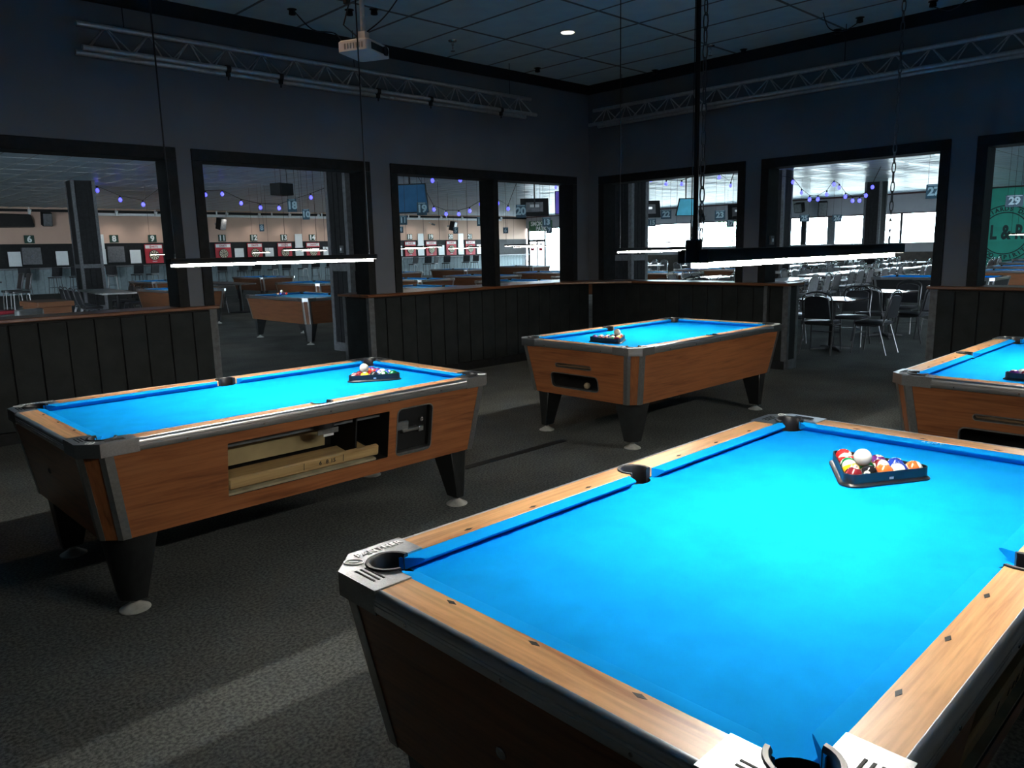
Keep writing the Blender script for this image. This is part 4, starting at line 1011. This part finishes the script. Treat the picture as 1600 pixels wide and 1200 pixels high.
# ------------------------------------------------------------------ dart wall fittings
SGN = mat('dark_green_sign', (.010, .045, .030), .5, noise=20); REDP = mat('red_dart_panel', (.52, .035, .05), .5, noise=10, var=.1); WB = mat('white_scoreboard', (.78, .82, .82), .25, noise=10, var=.03, coat=.3)
CORK = mat('dartboard_cream', (.72, .66, .48), .7, noise=30); GREYC = mat('grey_cabinet', (.13, .135, .14), .4, noise=12)
NUMW = mat('number_white', (.80, .84, .83), .5, noise=12, var=.03)
WR = (PI/2, 0, 0)
LX = lambda n: LANE0+LANED*(n-8) if n < 17 else 30.0+1.715*(n-18)
def dart_panel(n):
    x = LX(n); t = thing('dartboard_panel', 'red dartboard panel under the number %s on the far wall' % NUMWORD[n], 'dartboard', (x, HY-.012, 1.27), 0, 'red dartboard panels')
    MB().box(-.43, -.05, 0, .43, 0, .93).build('backing', REDP, t, bevel=.006)
    MB().box(-.40, -.054, .73, .40, -.050, .90).build('header', NUMW, t)
    text('header_lettering', 'DARTS', .13, mat('red_print', (.50, .02, .04), .5, noise=12), t, (0, -.055, .81), WR, .001, .004)
    MB().lathe([(.255, 0), (.255, .03), (.0001, .031)], 28, Matrix.Translation((0, -.05, .40)) @ Matrix.Rotation(PI/2, 4, 'X')).build('board', INK, t, smooth=40)
    sg = MB()
    for k in range(20):
        if k % 2: continue
        a0, a1 = 2*PI*k/20, 2*PI*(k+1)/20
        sg.add([(.035*math.cos(a0), -.083, .40+.035*math.sin(a0)), (.20*math.cos(a0), -.083, .40+.20*math.sin(a0)), (.20*math.cos((a0+a1)/2), -.083, .40+.20*math.sin((a0+a1)/2)), (.20*math.cos(a1), -.083, .40+.20*math.sin(a1)), (.035*math.cos(a1), -.083, .40+.035*math.sin(a1))], [(0, 1, 2, 3, 4)])
    sg.build('wedges', CORK, t)['kind'] = 'stuff'
    MB().lathe([(.205, .0), (.225, .0)], 28, Matrix.Translation((0, -.083, .40)) @ Matrix.Rotation(PI/2, 4, 'X'), (False, False)).build('number_ring', CORK, t)
    text('footer_lettering', 'DARTS', .07, NUMW, t, (0, -.053, .085), WR, .001, .002)
    return t
for n in (9, 10, 11, 12, 13, 14, 15, 17, 18, 19, 20, 21, 22): dart_panel(n)
for n in (5, 6, 8):
    x = LANE0+LANED*(n-8); t = thing('dart_cabinet', 'closed grey dart cabinet under the number %s' % NUMWORD[n], 'cabinet', (x, HY-.012, 1.36), 0, 'closed dart cabinets')
    MB().box(-.38, -.10, 0, .38, 0, .76).build('body', GREYC, t, bevel=.01); MB().box(-.33, -.115, .05, .33, -.10, .71).build('door', GREYC, t, bevel=.008)
    MB().box(-.01, -.125, .34, .03, -.115, .40).build('latch', CHROME, t)
for n in (5, 6, 8, 9, 10, 11, 12, 13, 14, 15, 17, 18, 19, 20, 21):
    x = LX(n); t = thing('lane_number', 'green plate with a white %s on the far dart wall' % NUMWORD[n], 'number sign', (x, HY-.002, 2.31), 0, 'dart lane numbers')
    MB().box(-.20, -.03, 0, .20, 0, .36).build('plate', SGN, t, bevel=.004)
    text('number', str(n), .38, NUMW, t, (0, -.033, .175), WR, .002, .014)
for x, h, n_ in ((8.0, .62, 'beside cabinet six, doorway side'), (9.9, .62, 'beside cabinet six, column side'), (11.55, 1.42, 'beside cabinet eight'), (13.15, .62, 'between cabinet eight and dartboard nine'), (16.62, 1.42, 'beside dartboard eleven'), (18.5, .62, 'between dartboards eleven and twelve'),
                 (20.25, .62, 'between dartboards twelve and thirteen'), (22.1, 1.42, 'between dartboards thirteen and fourteen'), (23.9, .62, 'between dartboards fourteen and fifteen'), (29.1, .62, 'beside dartboard eighteen, pier side'), (30.86, 1.42, 'between dartboards eighteen and nineteen'), (32.57, .62, 'between dartboards nineteen and twenty'), (34.29, 1.42, 'between dartboards twenty and twenty-one'), (36.0, .62, 'beyond dartboard twenty-one')):
    t = thing('scoreboard', ('tall double ' if h > 1 else 'small ')+'white scoreboard '+n_, 'scoreboard', (x, HY-.012, 1.30), 0, 'white scoreboards')
    for q in range(2 if h > 1 else 1):
        MB().box(-.25+.02*q, -.04, q*.70, .25-.02*q, 0, q*.70+.64+(.06 if h > 1 else 0)).build('board', WB, t, bevel=.004)
    MB().box(-.25, -.05, -.02, .25, 0, 0).build('tray', STEEL, t)
duct = thing('track_tube', 'long white tube fixed below the ceiling along the dart wall', 'lighting track', (0, HY-.5, 3.62))
MB().tube([(10.5, 0, 0), (HX-3, 0, 0)], .07, 10).build('tube', WHITEM, duct, smooth=50)
for k in range(9): MB().box(11+k*3.1, -.03, .05, 11.06+k*3.1, .03, .24).build('bracket', WHITEM, duct)
for i, x in enumerate([8.6+LANED*k for k in range(17)]):
    t = thing('spot_head', 'white spotlight on the tube above dart lane %s' % NUMWORD[6+i], 'spotlight', (x, HY-1.0, 3.66), 0, 'spotlights on the dart wall tube')
    MB().lathe([(.05, -.10), (.075, .10), (.04, .12)], 12, Matrix.Rotation(.6, 4, 'X')).build('lamp_head', WHITEM, t, smooth=40)
    MB().tube([(0, 0, .05), (0, .02, .21)], .012, 6).build('arm', WHITEM, t)
    if i >= 2:
        lp = can_light(x, HY-.93, 3.56, 38, (1, .93, .84), .05, 120, 1.0); lp.rotation_euler = (.30, 0, 0)
def speaker(x, y, z, rz, label, w=.40, h=.60, d=.35, tilt=.25):
    t = thing('loudspeaker', label, 'speaker', (x, y, z), rz, 'wall loudspeakers')
    b = MB().cbox(0, 0, 0, w, d, h).build('cabinet', BLACK, t, bevel=.02); b.rotation_euler = (tilt, 0, 0)
    g = MB().box(-w/2+.03, -d/2-.012, -h/2+.03, w/2-.03, -d/2, h/2-.03).build('grille', GREYC, b)
    MB().box(-.05, d/2-.05, -.06, .05, d/2+.25, .06).build('bracket', STEEL, t)
speaker(17.4, HY-.56, 3.22, .3, 'black loudspeaker on the far wall above dartboard eleven')
speaker(9.35, HY-.5, 3.38, 0, 'black loudspeaker on the far wall above number 6')
speaker(33.2, HY-.58, 3.18, .4, 'black loudspeaker on the far wall above dartboard twenty')
speaker(HX-.44, 19.3, 3.42, PI/2*-1, 'small black loudspeaker high on the wall above the windows, behind the string lights', .45, .5)
speaker(HX-.52, 18.0, 3.30, -PI/2+.5, 'tilted black loudspeaker hanging over the window top', .45, .75)
speaker(HX-.52, 25.4, 3.28, -PI/2-.4, 'black loudspeaker over the windows beside sign 23', .42, .7)
tag(MB().loft([[(7.4, HY-.02, 3.0), (8.9, HY-.02, 3.02), (8.8, HY-.02, 3.6), (7.2, HY-.02, 3.64)], [(7.4, HY-.3, 3.05), (8.9, HY-.3, 3.05), (8.8, HY-.3, 3.55), (7.2, HY-.3, 3.6)]]).build('dark_banner', VOID), 'dark boxed screen on the far wall beside the loudspeaker over number 6', 'screen')

# ------------------------------------------------------------------ things hung from the hall ceiling
NSG = mat('teal_number_plate', (.012, .055, .085), .45, noise=20); NPALE = mat('pale_teal_number', (.30, .44, .50), .5, noise=12, var=.05)
for n, x, y, w, h in (('18', 8.48, 15.71, .2, .28), ('10', 10.71, 19.11, .19, .28), ('8', 14.3, 29.07, .18, .28), ('19', 12.04, 15.68, .25, .32), ('11', 15.77, 21.6, .26, .31), ('12', 19.53, 21.85, .28, .34), ('5', 26.66, 31.85, .27, .34), ('6', 30.27, 31.76, .29, .33), ('20', 15.58, 15.7, .29, .36), ('13', 23.03, 21.74, .34, .37), ('7', 33.78, 31.68, .34, .38), ('4', 22.45, 31.0, .25, .31), ('22', 22.36, 15.46, .35, .30), ('15', 29.49, 21.16, .35, .35), ('23', 25.16, 15.06, .37, .33), ('17', 35.74, 20.79, .36, .36), ('16', 34.05, 21.9, .29, .39), ('25', 33.07, 15.6, .42, .31), ('26', 35.16, 15.06, .41, .32), ('27', 18.84, 5.94, .31, .31), ('29', 26.3, 6.11, .44, .34)):
    k = (2.45-CAMZ)/(2.62-CAMZ); x, y, w, h = x*k, y*k, w*k, h*k
    ang = math.atan2(-y, -x)+PI/2+random.uniform(-.06, .06)
    t = thing('hanging_number', 'hanging dark plate with table number %s' % NUMWORD[int(n)], 'number sign', (x, y, 2.45), ang, 'hanging table numbers')
    MB().box(-w/2, -.006, -h/2, w/2, .006, h/2).build('plate', NSG, t, bevel=.002)
    text('number', n, h*.86 if len(n) == 1 or w > h else h*.80, NPALE, t, (0, -.008, -.02*h), WR, .001, .010*h/.3, space=.95)
    MB().box(-w/2+.03, -.0085, h*.40, w/2-.03, -.007, h*.45).build('caption_line', NPALE, t)
    for sx in (-1, 1): MB().tube([(sx*w*.4, 0, h/2), (sx*w*.4, 0, ZC-2.45)], .003, 4).build('wire', BLACK, t)
SCRN = mat('screen_dark', (.015, .03, .05), .12, spec=.7, noise=3); SCRB = mat('screen_blue_glow', (.02, .05, .1), .2, emit=((.03, .20, .42), .12), noise=3)
SCRC = mat('screen_cyan_glow', (.05, .3, .4), .2, emit=((.10, .42, .60), .35), noise=3)
def tv(x, y, z, w, h, rz, tilt, label, back=False, scr=SCRN):
    t = thing('hanging_television', label, 'television', (x, y, z), rz, 'televisions hung from the ceiling')
    b = MB().box(-w/2, -.03, -h/2, w/2, .03, h/2).build('bezel', BLACK, t, bevel=.008); b.rotation_euler = (tilt, 0, 0)
    MB().box(-w/2+.02, -.034, -h/2+.03, w/2-.02, -.030, h/2-.02).build('screen', scr, b)
    MB().box(-w*.3, .03, -h*.3, w*.3, .07, h*.25).build('rear_housing', GREYC, b, bevel=.01)
    MB().tube([(0, .06, 0), (0, .06, ZC-z)], .022, 8).build('drop_pole', BLACK, t)
    MB().box(-.14, .03, -.08, .14, .075, .08).build('bracket', STEEL, t)
    return t
tv(11.7, 15.73, 2.86, .95, .72, PI/2*-.25-.6, .28, 'large hanging television with a dim blue screen beside sign 19', scr=SCRB)
tv(16.98, 16.52, 2.80, .86, .56, PI-.75, .35, 'hanging television seen from behind beside sign twenty, over the mullion window')
tv(17.64, 16.0, 2.92, .42, .70, -.7, 0, 'narrow hanging panel glowing violet beside the patio doors', scr=mat('screen_violet', (.05, .03, .2), .3, emit=((.06, .04, .42), .45), noise=3))
tv(21.8, 15.83, 2.80, .86, .60, PI-.75, .35, 'hanging television seen from behind next to the clad column')
tv(23.03, 15.09, 2.86, .72, .62, -.45, .40, 'hanging television with a bright cyan screen beside sign 22', scr=SCRC)
tv(27.4, 15.6, 2.80, .8, .62, PI-.9, .3, 'hanging television seen from behind, cut by the casing beside the wide doorway')
t = thing('hanging_box', 'black box hung on wires under the hall ceiling beside sign 18', 'box', (8.23, 15.65, 2.95), .3)
MB().cbox(0, 0, 0, .40, .30, .25).build('case', BLACK, t, bevel=.01)
for sx in (-1, 1): MB().tube([(sx*.17, 0, .12), (sx*.17, 0, ZC-2.95)], .004, 4).build('wire', BLACK, t)
cb_ = thing('security_camera', 'small white camera on the far wall above dartboard nineteen', 'camera', (31.6, HY-.35, 3.30), 0)
MB().lathe([(.05, 0), (.06, .08), (.055, .3), (.04, .32)], 12, Matrix.Rotation(PI/2+.2, 4, 'X')).build('body', GREYC, cb_, smooth=40)
MB().tube([(0, -.1, .0), (0, .30, .12)], .02, 6).build('arm', WHITEM, cb_)
# smoking patio sign
t = thing('patio_sign', 'green sign reading SMOKING PATIO above the glass patio doors', 'sign', (HX-.03, 39.0, 3.17), -PI/2)
MB().box(-1.15, -.03, -.38, 1.15, .02, .38).build('board', mat('patio_sign_green', (.012, .10, .035), .5, noise=12), t, bevel=.01)
text('lettering', 'SMOKING', .42, NUMW, t, (0, -.034, .17), WR, .002, .014)
text('lettering', 'PATIO', .42, NUMW, t, (.18, -.034, -.19), WR, .002, .014)
# green mural: ring logo painted on the wall end
t = thing('wall_logo', 'round dark logo with lettering painted on the green wall', 'logo', (HX-.031, 9.72, 1.78), -PI/2)
DKG = mat('dark_green_paint', (.006, .030, .028), .6, noise=14)
def ring(r, w, nm): MB().add([((r+s_*w)*math.cos(2*PI*k/64), -.002, (r+s_*w)*math.sin(2*PI*k/64)) and Vector(((r+s_*w)*math.cos(2*PI*k/64), -.002, (r+s_*w)*math.sin(2*PI*k/64))) for k in range(64) for s_ in (-1, 1)], [(2*k, 2*k+1, (2*k+3) % 128, (2*k+2) % 128) for k in range(64)]).build(nm, DKG, t)
ring(1.24, .025, 'outer_ring'); ring(.93, .025, 'inner_ring')
MB().box(-1.5, -.0015, -.36, 1.6, -.0008, .30).build('name_band', GREEN, t)
text('name_lettering', 'L & R', 1.0, DKG, t, (.07, -.003, .02), WR, .001, .04, space=1.05).scale = (.56, .86, 1)
for word, up in (('BILLIARDS DARTS', 1), ('FOOD SPIRITS', -1)):
    n_ = len(word); st = .118*2
    for k, ch_ in enumerate(word):
        if ch_ == ' ': continue
        a = PI/2-(k-(n_-1)/2)*st*.75 if up > 0 else -PI/2+(k-(n_-1)/2)*st*.75
        text('ring_letter', ch_, .25, DKG, t, (1.085*math.cos(a), -.003, 1.085*math.sin(a)), (PI/2, -(a-PI/2) if up > 0 else -(a+PI/2), 0), .001, .010)
# strings of blue bulbs
BULB = mat('blue_bulb', (.2, .2, .9), .2, emit=((.07, .07, 1.0), 3.2), noise=9, var=.01); 
STR = {'before the dart wall by the dark column': [(7.79, 26.84, 3.69), (8.27, 26.3, 3.38), (8.77, 25.78, 3.22)],
 'over the doorway tables': [(10.23, 24.45, 3.48), (10.61, 24.08, 3.49), (11.0, 23.63, 3.19), (11.42, 23.19, 3.04), (11.84, 22.78, 3.01), (12.61, 22.12, 3.32)],
 'just over the mullion window': [(7.72, 9.75, 2.66), (8.04, 9.45, 2.66)],
 'between signs 19 and 20': [(15.35, 19.37, 2.86), (15.61, 19.09, 2.71), (15.9, 18.81, 2.7), (16.16, 18.58, 2.79), (16.43, 18.36, 2.99), (16.83, 17.99, 3.01), (17.04, 17.74, 2.83)],
 'over the violet panel': [(12.15, 11.18, 2.83)],
 'over the cyan television': [(13.6, 9.8, 2.94), (13.83, 9.57, 2.85), (14.06, 9.34, 2.84), (14.3, 9.14, 2.94), (14.65, 8.81, 2.96), (14.8, 8.62, 2.78)],
 'in front of the long windows': [(23.25, 11.97, 3.58), (23.63, 11.58, 3.46), (23.77, 11.35, 3.12), (23.93, 11.15, 2.91), (24.12, 10.97, 2.91), (24.34, 10.79, 3.06), (24.55, 10.67, 3.36), (24.65, 10.54, 3.25), (24.75, 10.37, 2.97), (24.9, 10.2, 2.84), (25.06, 10.05, 2.84), (25.22, 9.92, 2.99), (25.41, 9.81, 3.25)]}
bulb_me = {}
for nm, pts in STR.items():
    dist = math.hypot(pts[0][0], pts[0][1]); r = .0032*dist/1.9 if dist > 8 else .02
    r = min(.075, max(.03, .0021*dist))
    wire = [(p[0], p[1], p[2]+r*2.1) for p in pts]
    a, b = wire[0], wire[-1]; ex = lambda p, q, f: (p[0]+(p[0]-q[0])*f, p[1]+(p[1]-q[1])*f, ZC-.01)
    if len(wire) > 1: wire = [ex(wire[0], wire[1], 1.2)]+wire+[ex(wire[-1], wire[-2], 1.2)]
    else: wire = [(a[0]-.5, a[1]+.5, ZC-.01), a, (a[0]+.5, a[1]-.5, ZC-.01)]
    s_ = thing('string_light', 'string of blue bulbs '+nm, 'string lights', (0, 0, 0), 0, 'strings of blue bulbs')
    MB().tube(wire, .008, 5).build('cord', BLACK, s_)
    key = round(r, 3)
    for p in pts:
        if key not in bulb_me:
            o = MB().lathe([(.0001, -1.35*r), (.55*r, -1.15*r), (r, -.3*r), (.85*r, .35*r), (.42*r, 1.0*r)], 10).build('bulb', BULB, s_, smooth=70); bulb_me[key] = (o.data, None)
        else: o = link_mesh('bulb', bulb_me[key][0], s_)
        o.location = p
        MB().lathe([(.42*r, 1.0*r), (.42*r, 1.9*r), (.15*r, 2.1*r)], 8).build('holder', BLACK, o)
index_kids()
# a blurred tree outside the windows
t = thing('tree', 'green tree standing outside the long window', 'tree', (56, 31.5, -.1))
MB().tube([(0, 0, 0), (.1, 0, 1.6), (.05, .1, 3.2)], [.16, .12, .08], 8).build('trunk', mat('bark', (.12, .08, .05), .8, noise=8), t)
lf = MB()
for k in range(900):
    v = Vector((random.gauss(0, 1), random.gauss(0, 1), random.gauss(0, 1))).normalized()*random.uniform(.6, 1.25); p = Vector((v.x*1.7, v.y*1.7, 3.6+v.z*1.4)); q = Vector((random.uniform(-1, 1), random.uniform(-1, 1), random.uniform(-1, 1))).normalized()*.16; w_ = q.orthogonal().normalized()*.10
    lf.add([p-q, p+w_, p+q, p-w_], [(0, 1, 2, 3)])
tag(lf.build('foliage', mat('leaf_green', (.10, .30, .12), .6, noise=3), t), kind='stuff')

def switch_box(x, y, z, rz, label):
    t = thing('switch_box', label, 'switch', (x, y, z), rz, 'switch boxes')
    MB().box(-.04, -.028, -.055, .04, 0, .055).build('plate', BATTEN, t, bevel=.004); MB().box(-.012, -.034, -.02, .012, -.028, .02).build('toggle', WHITEM, t)
switch_box(XW+.10, 4.694, 1.60, 0, 'small grey switch box on the black casing of the doorway opening')
switch_box(6.475, 10.50, 1.62, -PI/2, 'small grey switch box on the clad column in the side doorway')
